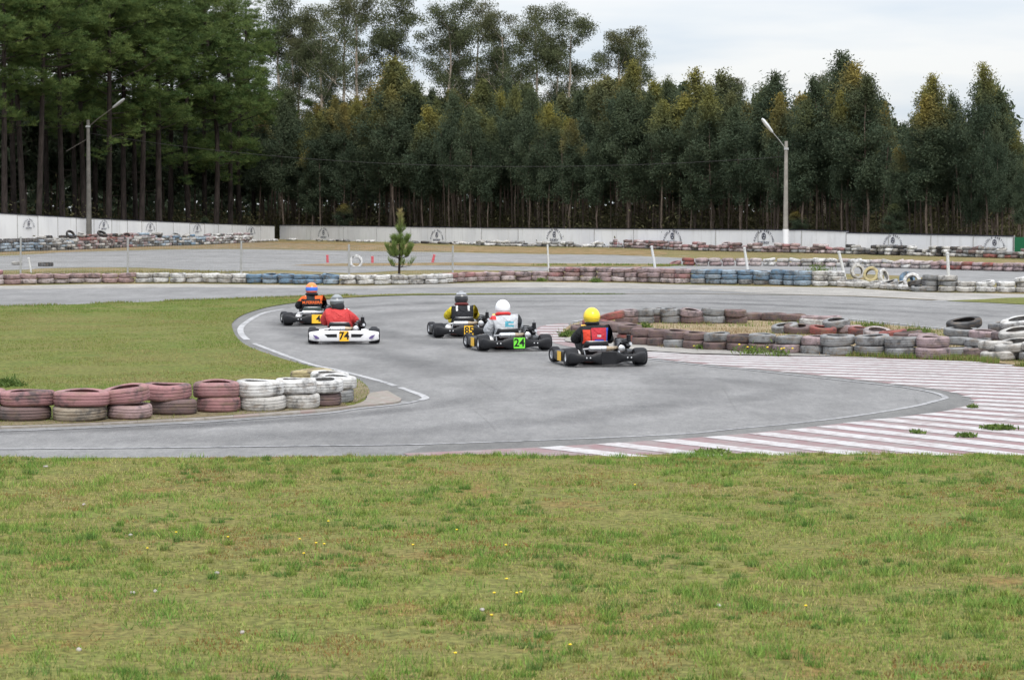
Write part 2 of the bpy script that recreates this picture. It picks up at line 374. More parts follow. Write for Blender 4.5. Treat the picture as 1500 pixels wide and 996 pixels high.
strip('painted_line', smooth_line([(840, 471.5), (900, 463), (960, 460), (1110, 463), (1221, 466.5), (1297, 473), (1373, 480.5), (1500, 492), (1700, 512)], 5), .12, .010, LINE)
strip('painted_line', smooth_line([(1350, 441), (1430, 444.5), (1500, 448), (1700, 458)], 4), .12, .010, LINE)
# run-off of pale concrete by the long tyre wall, soil seam, grass tip
poly_sheet('runoff_strip', back_edge[1:-1] + [(-500, 430), (0, 424), (300, 421), (520, 423.5), (667, 421), (800, 421.5), (1000, 424), (1120, 430), (1250, 434), (1370, 440), (1500, 442), (2000, 452), (2000, 436)], .004, CONC)
poly_sheet('grass_tip', smooth_line([(1385, 441.2), (1440, 439), (1500, 436.5), (1700, 437), (2000, 440)], 4) + [(2000, 464), (1700, 455), (1500, 446.5), (1440, 443.5), (1385, 441.2)], .012, TURF_I)
strip('soil_seam', smooth_line([(880, 431.2), (1000, 430.5), (1120, 431.8), (1250, 434.3), (1370, 440)], 5), .22, .012, SOIL)
# rubber laid along the racing line
for pts, wd, mt in (([(-300, 640), (0, 634), (200, 628), (400, 617.5), (560, 603), (660, 588), (720, 565)], .75, RUB),
                    ([(-300, 652), (0, 648), (300, 642), (600, 631), (800, 617), (950, 597), (1010, 575), (980, 555), (900, 535), (800, 515)], 1.3, RUBS),
                    ([(700, 570), (650, 545), (560, 520), (480, 500), (430, 482), (430, 468), (480, 455), (600, 446), (800, 441), (1100, 446), (1500, 466), (1700, 480)], 1.2, RUB),
                    ([(1050, 560), (900, 535), (700, 510), (560, 490), (520, 475), (560, 462), (700, 452), (900, 449), (1200, 457), (1500, 476)], 1.5, RUBS),
                    ([(900, 598), (1080, 585), (1150, 572), (1080, 560), (950, 548)], .9, RUBS), ([(560, 446), (800, 437), (1100, 440), (1500, 458)], .8, RUBS)):
    strip('rubber_streak', smooth_line(pts, 10), wd, .0045, mt)
# tyre island on the right
ISL2 = smooth_line([(822, 488), (836, 477), (860, 471), (900, 466.5), (960, 463.5), (1110, 466.5), (1221, 470), (1297, 476.5), (1373, 484), (1500, 496), (1700, 516), (1900, 540)], 5) + [(1900, 562), (1500, 537), (1440, 531), (1340, 526), (1216, 522.5), (1100, 518.5), (1010, 514), (945, 508.5), (900, 503), (835, 498)]
poly_sheet('tyre_island', ISL2, .018, DRY)
poly_sheet('concrete_border', [(826, 497), (835, 495), (945, 504.5), (1010, 510), (1100, 515), (1216, 519.5), (1216, 522.8), (1100, 521.5), (1010, 519), (945, 515), (860, 506), (828, 501)], .022, CONC)
ISL2W = [G(*p) for p in ISL2]
# far infield: second track, its dirt, lines
poly_sheet('far_track', smooth_line([(-400, 384), (0, 375), (85, 370), (170, 367.8), (250, 365.6), (335, 365), (420, 366), (533, 368), (667, 370), (800, 372.6), (900, 373.8), (1000, 378), (1150, 384), (1300, 388), (1500, 394), (1900, 404)], 4) +
           list(reversed(smooth_line([(-400, 404), (0, 396), (60, 393.4), (140, 391.6), (230, 393), (335, 398), (410, 395.5), (510, 400), (620, 395.5), (800, 397), (960, 396), (1100, 398), (1300, 403), (1400, 411), (1500, 416), (1900, 428)], 4))), .0, ASPHF)
poly_sheet('far_traffic_island', smooth_line([(425, 389), (480, 386.5), (600, 385.5), (700, 384.7), (800, 386), (980, 387), (985, 389.5), (960, 391), (800, 391), (660, 389), (520, 390), (425, 389)], 5), .006, DIRT)
poly_sheet('far_grass_strip', smooth_line([(640, 387), (800, 386.6), (960, 387.4), (985, 388.5), (960, 390.6), (800, 390.2), (700, 389.2), (640, 387)], 5), .012, FIELD)
poly_sheet('dirt_bank', smooth_line([(-400, 377), (0, 372.5), (130, 368), (250, 364.4), (340, 364), (420, 364.6), (533, 366.5), (667, 368.5), (800, 371), (960, 374), (960, 368), (800, 363), (640, 360), (430, 354), (300, 359), (200, 362), (100, 366), (0, 369), (-400, 375)], 4), .004, DIRT)
poly_sheet('dirt_strip', smooth_line([(-300, 414), (0, 408), (200, 404), (350, 400.5), (520, 402.5), (700, 400), (900, 400), (900, 408), (700, 410), (520, 412), (350, 411), (0, 413), (-300, 420)], 4), .004, FIELD)
ds = [(520 + i * 34, 368.3 + i * 34 * .0145) for i in range(15)]
for x0, y0 in ds: strip('painted_line', [(x0, y0), (x0 + 14, y0 + .2)], .22, .008, LINE)
for i in range(12): strip('painted_line', [(690 + i * 24, 391.8 + i * .06), (702 + i * 24, 391.9 + i * .06)], .45, .014, STRW if i % 2 else KRED)
strip('painted_line', smooth_line([(0, 376), (85, 371.2), (170, 369), (230, 367)], 4), .25, .008, LINEF)
# forest floor behind the walls
WL = lambda px: 1 / interp(px, [(-260, .00729), (0, .00633), (402, .00488), (700, .0042)])
WR = lambda px: 1 / interp(px, [(300, .00452), (410, .00483), (1490, .00787), (2000, .00930)])
fl = [(GX(p, WL(p) + .3), WL(p) + .3) for p in (-260, 0, 200, 402)] + [(GX(p, WR(p) + .3), WR(p) + .3) for p in (410, 700, 1000, 1250, 1490, 1800)]
poly_sheet('forest_floor', fl + [(120, 120), (200, 330), (-200, 330), (-90, 140)], .002, FLOOR, px=False)

# foreground verge: gently uneven ground rising a little above the asphalt
VB = [(G(px, py).x, G(px, py).y) for px, py in TRACK_NEAR]
vbx = [a for a, b in VB]; vby = [b for a, b in VB]
def verge_edge(x): return np.interp(x, vbx, vby) + .35 * (vnoise(x, x * 0, 1.3, 5) - .5) + .16 * (vnoise(x, x * 0, 6, 6) - .5)
def verge_z(x, y):
    e = np.clip((verge_edge(x) - y) / 1.2, 0, 1); e = e * e * (3 - 2 * e)
    return .006 + e * (.035 + .05 * (vnoise(x, y, .55, 1) - .3) + .022 * (vnoise(x, y, 2.2, 2) - .5) + .012 * (vnoise(x, y, 6, 3) - .5))
gx = np.linspace(-9, 11, 240); gt = np.linspace(0, 1, 200); XX, TT = np.meshgrid(gx, gt); YY = 6 + TT * (verge_edge(XX) - 6); ZZ = verge_z(XX, YY)
idx = np.arange(XX.size).reshape(XX.shape)
vf = np.stack([idx[:-1, :-1], idx[:-1, 1:], idx[1:, 1:], idx[1:, :-1]], -1).reshape(-1, 4)
link('grass_verge', np_mesh('grass_verge', np.stack([XX, YY, ZZ], -1).reshape(-1, 3), vf, smooth=True), TURF)['kind'] = 'structure'

# ------------------------------------------------------------------ grass blades (nobody could count them)
def mk_blade():
    m = M('grass_blades', .75, 0, .2); a = m.n('Attribute', attribute_name='Col'); m.set('Base Color', a.outputs['Color'])
    tr = m.n('BsdfTranslucent'); m.inp(tr, 0, a.outputs['Color']); ms = m.n('MixShader'); ms.inputs[0].default_value = .25
    m.t.links.new(m.b.outputs[0], ms.inputs[1]); m.t.links.new(tr.outputs[0], ms.inputs[2])
    m.t.links.new(ms.outputs[0], m.t.nodes['Material Output'].inputs[0]); return m.m
BLADE = mk_blade()
def blades(name, x, y, z, h, wd, col, label, cat, lean=.6, parent=None):
    n = len(x); a = rng.random(n) * 6.283; l = rng.random(n) * lean * h; b = rng.random(n) * 6.283
    dx, dy = np.cos(a) * wd / 2, np.sin(a) * wd / 2
    v = np.empty((n, 3, 3), np.float32)
    v[:, 0] = np.stack([x - dx, y - dy, z - .004], -1); v[:, 1] = np.stack([x + dx, y + dy, z - .004], -1)
    v[:, 2] = np.stack([x + np.cos(b) * l, y + np.sin(b) * l, z + h], -1)
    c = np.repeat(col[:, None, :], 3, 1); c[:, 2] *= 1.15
    o = link(name, np_mesh(name, v.reshape(-1, 3), np.arange(3 * n).reshape(-1, 3), col=c.reshape(-1, 3)), BLADE, parent)
    return tag(o, label, cat, kind='stuff')
def pick(t, cols):
    k = np.clip((t * len(cols)).astype(int), 0, len(cols) - 1); return np.asarray(cols)[k]
GREENS = [(.33, .27, .14), (.25, .215, .085), (.20, .21, .06), (.17, .22, .05), (.14, .215, .042), (.105, .19, .038)]
NB = 520000
yy = 7 + 20 * rng.random(NB) ** .85; xx = (rng.random(NB) - .5) * (yy * .47 + 2.2) + .2
ok = yy < verge_edge(xx) + .02; xx, yy = xx[ok], yy[ok]
tuft = vnoise(xx, yy, 2.6, 11) * .5 + vnoise(xx, yy, 7, 12) * .5; big = vnoise(xx, yy, .5, 13); dens = vnoise(xx, yy, 1.4, 14) * .5 + vnoise(xx, yy, 5, 15) * .5
keep = rng.random(len(xx)) < np.clip((dens - .28) * 3.2, .10, 1); xx, yy, tuft, big = xx[keep], yy[keep], tuft[keep], big[keep]
tk = np.clip((tuft - .52) * 4.5, 0, 1)
hh = .010 + .018 * rng.random(len(xx)) + tk * (.012 + .042 * rng.random(len(xx)))
cc = pick(np.clip(.15 + .42 * tk + .35 * (big - .4) + .55 * rng.random(len(xx)), 0, .999), GREENS) * (.6 + 1.1 * rng.random((len(xx), 1)))
rd = (vnoise(xx, yy, 1.1, 21) * .6 + vnoise(xx, yy, 4, 22) * .4 > .64) & (rng.random(len(xx)) < .5) & (tk < .3)
cc[rd] = np.array((.21, .115, .04)) * (.7 + .6 * rng.random((rd.sum(), 1)))
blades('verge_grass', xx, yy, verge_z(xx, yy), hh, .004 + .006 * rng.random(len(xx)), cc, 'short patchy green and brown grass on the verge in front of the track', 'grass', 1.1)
# denser tufts, growing in small bunches
nt_ = 3200; ty = 7.5 + 17.5 * rng.random(nt_); tx = (rng.random(nt_) - .5) * (ty * .46 + 2); ok = ty < verge_edge(tx) - .03; tx, ty = tx[ok], ty[ok]
ok = vnoise(tx, ty, .9, 31) > .42; tx, ty = tx[ok], ty[ok]; k = 55
rad = (.03 + .09 * rng.random(len(tx)) ** 2); a = rng.random((len(tx), k)) * 6.283; rr = np.sqrt(rng.random((len(tx), k))) * rad[:, None]
bx, by = (tx[:, None] + np.cos(a) * rr * 1.3).ravel(), (ty[:, None] + np.sin(a) * rr).ravel()
hb = (np.repeat(.018 + .048 * rng.random(len(tx)) ** 1.5, k)) * (.5 + .6 * rng.random(len(bx)))
cb = np.repeat(pick(rng.random(len(tx)), [(.085, .175, .035), (.125, .22, .04), (.17, .235, .045), (.12, .195, .05), (.20, .22, .06)]), k, 0) * (.5 + .9 * rng.random((len(bx), 1)))
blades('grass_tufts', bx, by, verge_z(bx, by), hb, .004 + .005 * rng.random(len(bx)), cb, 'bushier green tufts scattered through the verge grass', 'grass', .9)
def island_grass(name, poly, n, h0, h1, wd, cols, label, zb, thr=.3, fs=1.0):
    xs = [p.x for p in poly]; ys = [p.y for p in poly]; x = min(xs) + rng.random(n) * (max(xs) - min(xs)); y = min(ys) + rng.random(n) * (max(ys) - min(ys))
    k = in_poly(x, y, poly); x, y = x[k], y[k]; d = vnoise(x, y, 1.1 * fs, 41) * .5 + vnoise(x, y, 3.5 * fs, 42) * .5
    k = rng.random(len(x)) < np.clip((d - thr) * 4, .05, 1); x, y, d = x[k], y[k], d[k]
    t = np.clip((vnoise(x, y, .35 * fs, 43) - .5) * .9 + (vnoise(x, y, 1.6 * fs, 44) - .5) * .6 + (vnoise(x, y, 5 * fs, 45) - .5) * .4 + .3 * rng.random(len(x)) + .40, 0, .999)
    h = h0 + (h1 - h0) * rng.random(len(x)) * np.clip(d * 1.8 - .3, .2, 1)
    return blades(name, x, y, np.full(len(x), zb), h, wd * (.6 + .8 * rng.random(len(x))), pick(t, cols) * (.75 + .5 * rng.random((len(x), 1))), label, 'grass')
ISLc = [p for p in ISLW]
island_grass('island_grass', [Vector((max(p.x, -20), p.y, 0)) for p in ISLc], 330000, .012, .05, .011, [(.26, .215, .10), (.195, .185, .062), (.155, .185, .045), (.13, .185, .036), (.105, .18, .032)], 'mown green grass island behind the pink and white tyre stacks', .016, .25, .6)
island_grass('dry_island_grass', ISL2W, 36000, .02, .14, .013, [(.30, .23, .14), (.26, .18, .10), (.22, .17, .08), (.16, .18, .05), (.12, .17, .04)], 'dry straw-coloured grass and weeds inside the ring of tyres', .018, .3, 1)
def line_grass(pts, n, spread, h1, cols, name, label, wd=.012):
    w_ = [G(*p) for p in smooth_line(pts, 6)]; s_ = np.linspace(0, len(w_) - 1, len(w_)); t = rng.random(n) * (len(w_) - 1)
    x = np.interp(t, s_, [p.x for p in w_]) + rng.normal(0, spread, n); y = np.interp(t, s_, [p.y for p in w_]) + rng.normal(0, spread, n)
    k = vnoise(x, y, 1.7, 51) > .38; x, y = x[k], y[k]
    return blades(name, x, y, np.zeros(len(x)) + .012, .02 + h1 * rng.random(len(x)), wd * (.6 + .8 * rng.random(len(x))), pick(rng.random(len(x)), cols), label, 'grass')
GC = [(.16, .18, .05), (.13, .19, .04), (.11, .17, .04), (.20, .17, .07)]
line_grass([(1205, 521.5), (1300, 524.5), (1380, 527.5), (1440, 530.5), (1500, 537), (1560, 542)], 5200, .07, .10, GC, 'kerbside_grass', 'fringe of green grass along the foot of the island tyres')
line_grass([(-100, 453), (100, 447), (250, 442), (400, 437), (520, 433.5)], 5000, .15, .06, GC, 'edge_grass', 'ragged grass along the far edge of the grass island', .02)
line_grass([(0, 402), (120, 400), (250, 399), (350, 400)], 2500, .5, .10, [(.18, .18, .06), (.22, .19, .08)], 'fence_grass', 'thin grass growing at the foot of the wire fence', .03)
line_grass([(800, 389), (900, 389), (1000, 390)], 1500, .4, .10, GC, 'far_grass', 'low grass beside the far infield track', .04)

# ------------------------------------------------------------------ tyres
def mk_tyre(name, attr=False):
    m = M(name, .8, 0, .25)
    if attr: base = m.n('Attribute', attribute_name='Col').outputs['Color']; oc = m.pos(); rnd = m.n('ObjectInfo').outputs['Random']
    else:
        oi = m.n('ObjectInfo'); base = oi.outputs['Color']; rnd = oi.outputs['Random']
        cb = m.n('CombineXYZ'); m.inp(cb, 0, m.math('MULTIPLY', rnd, 40.0)); m.inp(cb, 1, m.math('MULTIPLY', rnd, 17.0)); oc = m.add(m.coord(), cb.outputs[0])
    a = m.noise(oc, 3.4, 5, .62); b = m.noise(oc, 14, 5, .7); c = m.noise(m.scale(oc, (1, 1, 3.0)), 5.5, 4, .6); d = m.noise(m.add(oc, (9, 3, 5)), 2.2, 4)
    worn = m.ramp(m.math('ADD', m.math('MULTIPLY', a, .6), m.math('MULTIPLY', b, .4)), (.475, 0), (.61, .85))
    col = m.mix(worn, base, (.055, .055, .058))
    col = m.mix(m.ramp(c, (.50, 0), (.68, .65)), col, (.17, .125, .085))
    col = m.mix(m.ramp(d, (.58, 0), (.72, .45)), col, m.mix(.5, base, (.36, .35, .34)))
    col = m.mix(m.ramp(b, (.3, .35), (.55, 0)), col, m.mix(1.0, col, (.5, .5, .5), 'MULTIPLY'))
    m.set('Base Color', col); xyz = m.sep(m.coord())
    if not attr:
        ang = m.math('ARCTAN2', xyz[1], xyz[0]); w1 = m.math('SINE', m.math('ADD', m.math('MULTIPLY', ang, 110.0), m.math('MULTIPLY', xyz[2], 60.0)))
        m.bump(m.math('ADD', m.math('MULTIPLY', w1, .10), b), .45, .010)
    return m.m
TYM = mk_tyre('painted_tyre_rubber'); TYS = mk_tyre('painted_tyre_rubber_far', True)
def tyre_verts(Ro, Wd, seed, n=30, near=True):
    r_ = random.Random(seed); h = Wd / 2; k = Ro / .29
    if near: prof = [(.180, -.90), (.20, -.965), (.235, -1.0), (.268, -.93), (.284, -.74), (.2895, -.52), (.2895, -.47), (.280, -.44), (.280, -.40), (.291, -.37), (.292, -.07), (.282, -.04), (.282, .04), (.292, .07), (.291, .37), (.280, .40), (.280, .44), (.2895, .47), (.2895, .52), (.284, .74), (.268, .93), (.235, 1.0), (.20, .965), (.180, .90), (.184, .80), (.262, .62), (.268, 0), (.262, -.62), (.184, -.80)]
    else: prof = [(.185, -.6), (.23, -1), (.275, -.85), (.29, -.4), (.29, .4), (.275, .85), (.23, 1), (.185, .6), (.25, .4), (.25, -.4)]
    ph = [r_.random() * 6.28 for _ in range(4)]; v = []; f = []; m = len(prof)
    for i in range(n):
        a = 2 * math.pi * i / n; dr = 1 + .014 * math.sin(2 * a + ph[0]) + .008 * math.sin(3 * a + ph[1]); dz = .006 * math.sin(2 * a + ph[2]); sq = 1 + .06 * math.sin(a + ph[3])
        for q, z in prof: v.append((q * k * dr * math.cos(a), q * k * dr * math.sin(a), z * h * sq + dz))
    for i in range(n):
        a = i * m; b = ((i + 1) % n) * m
        for j in range(m): f.append((a + j, b + j, b + (j + 1) % m, a + (j + 1) % m))
    return v, f
def tyre_mesh(*a, **k):
    mb = MB(); mb.add(*tyre_verts(*a, **k)); me = mb.mesh('tyre', 50); me.materials.append(TYM); return me
TYN = [tyre_mesh(.29, .175, s) for s in range(5)]
TYB = [tyre_mesh(.29, .165, s + 20, n=22) for s in range(5)]
PAL = {'pink': (.33, .175, .18), 'dusty pink': (.34, .24, .24), 'white': (.60, .60, .595), 'off-white': (.46, .45, .43), 'blue': (.15, .235, .33), 'pale blue': (.27, .34, .41), 'black': (.045, .046, .05), 'grey': (.25, .255, .26), 'red': (.25, .085, .075), 'mauve': (.33, .255, .265), 'dark red': (.165, .115, .112), 'yellowed': (.42, .36, .20), 'muddy tan': (.31, .265, .21), 'pinkish white': (.46, .40, .40)}
def put_tyre(p, d, colr, label, group, tilt=(0, 0, 0), meshes=TYB, hs=1.0, j=.12):
    o = bpy.data.objects.new('tyre', random.choice(meshes)); COL.objects.link(o); k = d / .58
    o.location = p; o.scale = (k, k, k * hs); o.rotation_euler = (tilt[0], tilt[1], tilt[2] + (random.random() * 6.28 if tilt[0] < .5 else 0))
    c = PAL[colr]; q = 1 + random.uniform(-j, j); o.color = (*(min(1, x * q) for x in c), 1)
    return tag(o, label, 'tyre', group)
def away(p):
    d = Vector((p.x, p.y, 0)); return d.normalized()
TIER = ['bottom tier', 'second tier', 'third tier', 'fourth tier']
def tn(k, n): return 'top tier' if k == n - 1 else TIER[k]
stuff_v, stuff_f, stuff_c = [], [], []
FARV = [tyre_verts(.29, .165, s + 50, n=14, near=False) for s in range(4)]
def put_far(p, d, colr, tilt=(0, 0), hs=1.0):
    v, f = random.choice(FARV); rot = Matrix.Rotation(random.random() * 6.28, 4, 'Z'); rot = Matrix.Rotation(tilt[1], 4, 'Z') @ Matrix.Rotation(tilt[0], 4, 'X') @ rot
    k = d / .58; o = sum(len(a) for a in stuff_v); a = np.array([(rot @ Vector((x * k, y_ * k, z * k * hs))) + Vector(p) for x, y_, z in v])
    stuff_v.append(a); stuff_f.append(np.asarray(f) + o); q = random.uniform(.8, 1.2)
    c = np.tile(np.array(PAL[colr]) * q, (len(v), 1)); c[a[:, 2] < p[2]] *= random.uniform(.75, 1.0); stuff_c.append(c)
def walk(pts, step):
    w_ = [G(*p) for p in smooth_line(pts, 8)]; out = []; acc = 0; nxt = 0
    for a, b in zip(w_, w_[1:]):
        l = (b - a).length
        while nxt <= acc + l:
            out.append(a + (b - a) * ((nxt - acc) / l)); nxt += step * random.uniform(.97, 1.03)
        acc += l
    return out
NTY = [0]
def rowstacks(pts, step, d, tiers, colour, where, group, h=.158, far=False, off=.29, top_j=.03, meshes=TYB):
    for p in walk(pts, step):
        c = p + away(p) * off; px, py = proj(p); n = tiers(px); z = 0
        for k in range(n):
            dd = d * random.uniform(.94, 1.05); hh = h * random.uniform(.93, 1.07); cl = colour(px, k, n)
            q = Vector((c.x + random.uniform(-top_j, top_j), c.y + random.uniform(-top_j, top_j), z + hh * .5 + .012)); z += hh
            tl = (random.uniform(-.035, .035), random.uniform(-.035, .035), 0)
            if random.random() < (.35 if far else .16) and k == n - 1: tl = (random.uniform(.06, .30 if far else .14), random.uniform(-.1, .1), 0)
            if far: put_far(q, dd, cl, (tl[0], random.random() * 6.28), hh / .165)
            else:
                NTY[0] += 1
                put_tyre(q, dd, cl, f'{cl} tyre on the {tn(k, n)} of {where}', f'{cl} tyres, {tn(k, n)}, {group}', tl, meshes, hh / .165 * .58 / dd)
# front-left stacks: each measured from the photograph (centre px, foot row px, width px, colours bottom->top, x of upper tyre)
FR = [(-42, 619, 78, ['pink', 'pink'], -30), (37, 620, 77, ['dark red', 'pink'], 41), (117, 620.5, 81, ['muddy tan', 'pink'], 120), (190, 617.5, 67, ['dusty pink', 'pink'], 184),
      (254, 611, 70, ['dark red', 'pink'], 245), (320, 607, 66, ['pink', 'pink'], 317), (385, 605, 68, ['off-white', 'white'], 381), (440, 601.5, 58, ['off-white', 'white'], 433)]
nm = ['', 'stack farthest from the hairpin kerb', 'stack with brown-stained lower tyre', 'stack whose upper tyre tips up', 'stack on a dark bare lower tyre', 'last pink stack beside the white ones', 'first white stack beside the pink ones', 'white stack with wide dark scuffs']
for i, (cx, fy, wp, cl, ux) in enumerate(FR):
    p = G(cx, fy); s_ = (fy - HOR) / HCAM; d = wp / s_ * 1.0; c = p + away(p) * d / 2; z = .02
    for k in range(2):
        hh = .178 if 3 < i < 8 else .168; q = Vector((c.x + ((ux - cx) / s_ if k else 0), c.y, z + hh / 2)); z += hh
        tl = (random.uniform(-.02, .02), random.uniform(-.02, .02), 0)
        if i == 3 and k == 1: tl = (.03, -.09, 0); q.z += .03
        o = put_tyre(q, d * (1.05 if k else 1), cl[k], f'{cl[k]} {"upper" if k else "lower"} tyre, {nm[i] or "pink stack cut off behind the row end"}, by the grass island', 'front row of tyre stacks', tl, TYN, hh / .175 * .58 / d, .06)
        if tl[1] == -.09: o.rotation_euler = (.07, -.10, 0)
for cx, fy, d, cl, z0, nmx in ((470, 598, .52, 'dark red', 0, 'dark lower tyre tucked in at the end of the white stacks'), (470, 598.5, .56, 'white', 1, 'scuffed white upper tyre over the dark end tyre'), (494, 592.5, .42, 'grey', 0, 'small grey lower tyre at the row end by the soil patch'), (494, 592.5, .50, 'white', 1, 'narrow white upper tyre at the row end by the soil patch'),
                               (455, 582, .55, 'off-white', 0, 'hidden lower tyre behind the white stacks'), (457, 582, .56, 'yellowed', 1, 'yellowed tyre lying behind the white stacks'), (478, 587, .52, 'grey', 0, 'lower tyre under a blue-stained white tyre'), (483, 586, .50, 'white', 1, 'white tyre with blue stain at the rounded row end')):
    p = G(cx, fy); put_tyre(p + away(p) * d / 2 + Vector((0, 0, .10 + .168 * z0)), d, cl, nmx, None, (random.uniform(-.03, .03), random.uniform(-.05, .05), 0), TYN, .95 * .58 / d, .05)
    NTY[0] += 1
NTY[0] += 16
# long barrier along the back straight
def rch(*a): return random.choice(a)
def colB(px, k, n):
    if px < 195: return rch('pink', 'dusty pink') if k == n - 1 else rch('pinkish white', 'dusty pink')
    if px < 355: return rch('white', 'off-white', 'white')
    if px < 505: return 'blue' if k == n - 1 else rch('pale blue', 'blue')
    if px < 655: return rch('white', 'white', 'off-white')
    if px < 1022: return rch('mauve', 'dusty pink', 'mauve', 'pink') if k else rch('pinkish white', 'mauve')
    if px < 1187: return rch('blue', 'pale blue', 'blue') if k else rch('pale blue', 'grey')
    if px < 1345: return rch('off-white', 'white')
    if px < 1415: return rch('grey', 'black', 'off-white')
    return rch('white', 'off-white')
def tierB(px):
    if px < 140: return rch(2, 2, 2, 3) if px < 40 else 2
    if px < 795: return 2
    if px < 1235: return 3
    if px < 1345: return rch(1, 1, 0)
    return rch(2, 3, 2, 2) if px < 1480 else 3
BLINE = [(-60, 418), (0, 417.4), (140, 415), (280, 414.6), (400, 416), (533, 417.5), (627, 416.7), (667, 414), (747, 412), (900, 413), (996, 415.6), (1140, 418), (1183, 419.4), (1234, 420), (1335, 426.5), (1416, 428.6), (1500, 429), (1560, 430)]
rowstacks(BLINE, .572, .59, tierB, colB, 'the long barrier before the wire fence', 'long barrier by the fence', .156)
for px, py, yaw, cl, lean, nmx in ((1256, 409, .3, 'off-white', 1.45, 'upright white tyre standing on the broken barrier'), (1276, 414, -.4, 'yellowed', 1.3, 'yellowed tyre leaning upright in the broken barrier gap'), (1294, 417, .9, 'white', 1.35, 'white tyre standing edge-on beside the yellowed one'),
                                   (1329, 423, .5, 'blue', 1.25, 'bluish tyre propped upright in the broken barrier'), (1336, 425, -.2, 'white', 1.15, 'pale tyre leaning against the bluish upright one')):
    p = G(px, py); o = put_tyre(p + Vector((0, 0, .27)), .55, cl, nmx, None, (lean, 0, yaw)); NTY[0] += 1
for px, py, cl, tl, z in ((1245, 419, 'grey', .1, .09), (1262, 420, 'off-white', .2, .12), (1283, 421.5, 'white', -.15, .1), (1305, 424, 'grey', .35, .16), (1318, 424, 'off-white', -.25, .12), (1300, 423, 'white', .1, .08), (1345, 427, 'black', .15, .26), (1350, 427.5, 'grey', 0, .09)):
    p = G(px, py) + Vector((0, .25, z)); put_tyre(p, .56, cl, f'{cl} tyre slumped in the collapsed gap of the long barrier', f'{cl} slumped tyres in the barrier gap', (tl, .1, 0)); NTY[0] += 1
# ring of tyres on the right island
def colI(px, k, n): return rch('dark red', 'dark red', 'grey', 'dark red') if px < 1150 else rch('grey', 'mauve', 'grey')
rowstacks([(945, 507), (1010, 512), (1100, 517), (1160, 519.5), (1216, 521.5)], .50, .50, lambda px: 2, colI, 'the near side of the island ring', 'island ring near side', .152, top_j=.02, off=.26)
rowstacks([(1228, 522.3), (1290, 524), (1345, 526), (1383, 527.5)], .56, .57, lambda px: 2, lambda px, k, n: 'grey' if px < 1330 else 'mauve', 'the grassy side of the island ring', 'island ring grassy side', .172, top_j=.02)
rowstacks([(855, 489), (868, 494), (885, 497), (905, 500), (925, 503)], .50, .50, lambda px: 1 if px < 870 else 2, lambda px, k, n: rch('red', 'pinkish white', 'dark red'), 'the rounded end of the island ring', 'island ring rounded end', .16, off=.26)
rowstacks([(918, 476), (944, 475), (966, 474), (986, 475), (1010, 475.5), (1040, 475.5), (1085, 475.5)], .46, .50, lambda px: 2, lambda px, k, n: rch('dark red', 'grey', 'mauve') if k else rch('grey', 'dark red'), 'the far side of the island ring', 'island ring far side', .16, off=.26)
rowstacks([(1100, 470.5), (1160, 473), (1240, 478)], .62, .54, lambda px: 1, lambda px, k, n: rch('dark red', 'mauve'), 'the low far edge of the island', 'island far edge', .17, off=.26)
for px, py, cl, tl, z, nmx in ((897, 481, 'red', .22, .24, 'red and black tyre tipped up behind the yellow helmet'), (885, 483, 'pink', .05, .10, 'faded pink tyre under the tipped red one'), (868, 486, 'dusty pink', .0, .10, 'faded pink tyre at the island tip by the striped kerb'),
                               (1150, 490, 'grey', .12, .12, 'grey tyre lying askew in the island grass'), (1168, 491, 'dark red', .1, .11, 'dark red tyre lying in the island grass'), (1190, 489, 'off-white', -.1, .2, 'pale tyre tipped in the island heap'), (1205, 493, 'red', .06, .11, 'bright worn red tyre in the island heap'), (1225, 492, 'grey', -.15, .24, 'grey tyre on top of the island heap'), (1243, 492, 'mauve', .08, .11, 'mauve tyre low in the island heap'), (1262, 494, 'red', .05, .10, 'red tyre at the sloping end of the island heap'), (1285, 498, 'pinkish white', .22, .12, 'pale pink tyre tilted behind the grassy ring side'), (1308, 500, 'red', .1, .12, 'red tyre flat behind the grassy ring side'), (1330, 502, 'dark red', .05, .12, 'dark tyre behind the grassy ring side'), (1352, 507, 'mauve', .0, .14, 'mauve tyre beside the tall grey stack')):
    p = G(px, py); put_tyre(p + away(p) * .26 + Vector((0, 0, z)), .54, cl, nmx, None, (tl, random.uniform(-.15, .15), 0)); NTY[0] += 1
TS = [(1405, 523, .62, 'grey', .09), (1403, 521, .60, 'grey', .27), (1408, 519, .62, 'grey', .44), (1412, 517, .62, 'black', .60), (1432, 524, .52, 'mauve', .10), (1434, 523, .50, 'grey', .27), (1440, 521, .5, 'mauve', .42),
      (1463, 530, .6, 'off-white', .10), (1458, 528, .58, 'off-white', .28), (1485, 529, .66, 'grey', .12), (1488, 530, .68, 'off-white', .30), (1478, 524, .6, 'mauve', .42), (1492, 526, .66, 'off-white', .50), (1474, 520, .62, 'grey', .58), (1496, 522, .7, 'white', .68), (1520, 532, .6, 'grey', .10), (1525, 532, .62, 'off-white', .29), (1530, 530, .62, 'white', .47)]
for i, (px, py, d, cl, z) in enumerate(TS):
    p = G(px, py); tl = (random.uniform(-.06, .06), -.13 if i in (3, 10, 12, 14) else random.uniform(-.05, .05), 0)
    o = put_tyre(p + away(p) * d / 2 + Vector((0, 0, z * .80 + .01)), d, cl, f'{cl} tyre in the tall leaning heap at the island end' if i != 3 else 'black tyre tipped on top of the tall grey stack', f'{cl} tyres of the tall leaning heap' if i != 3 else None, tl, TYN, .82 * .58 / d)
    if i in (3, 10, 12, 14): o.rotation_euler = (.1, -.13, 0)
    NTY[0] += 1
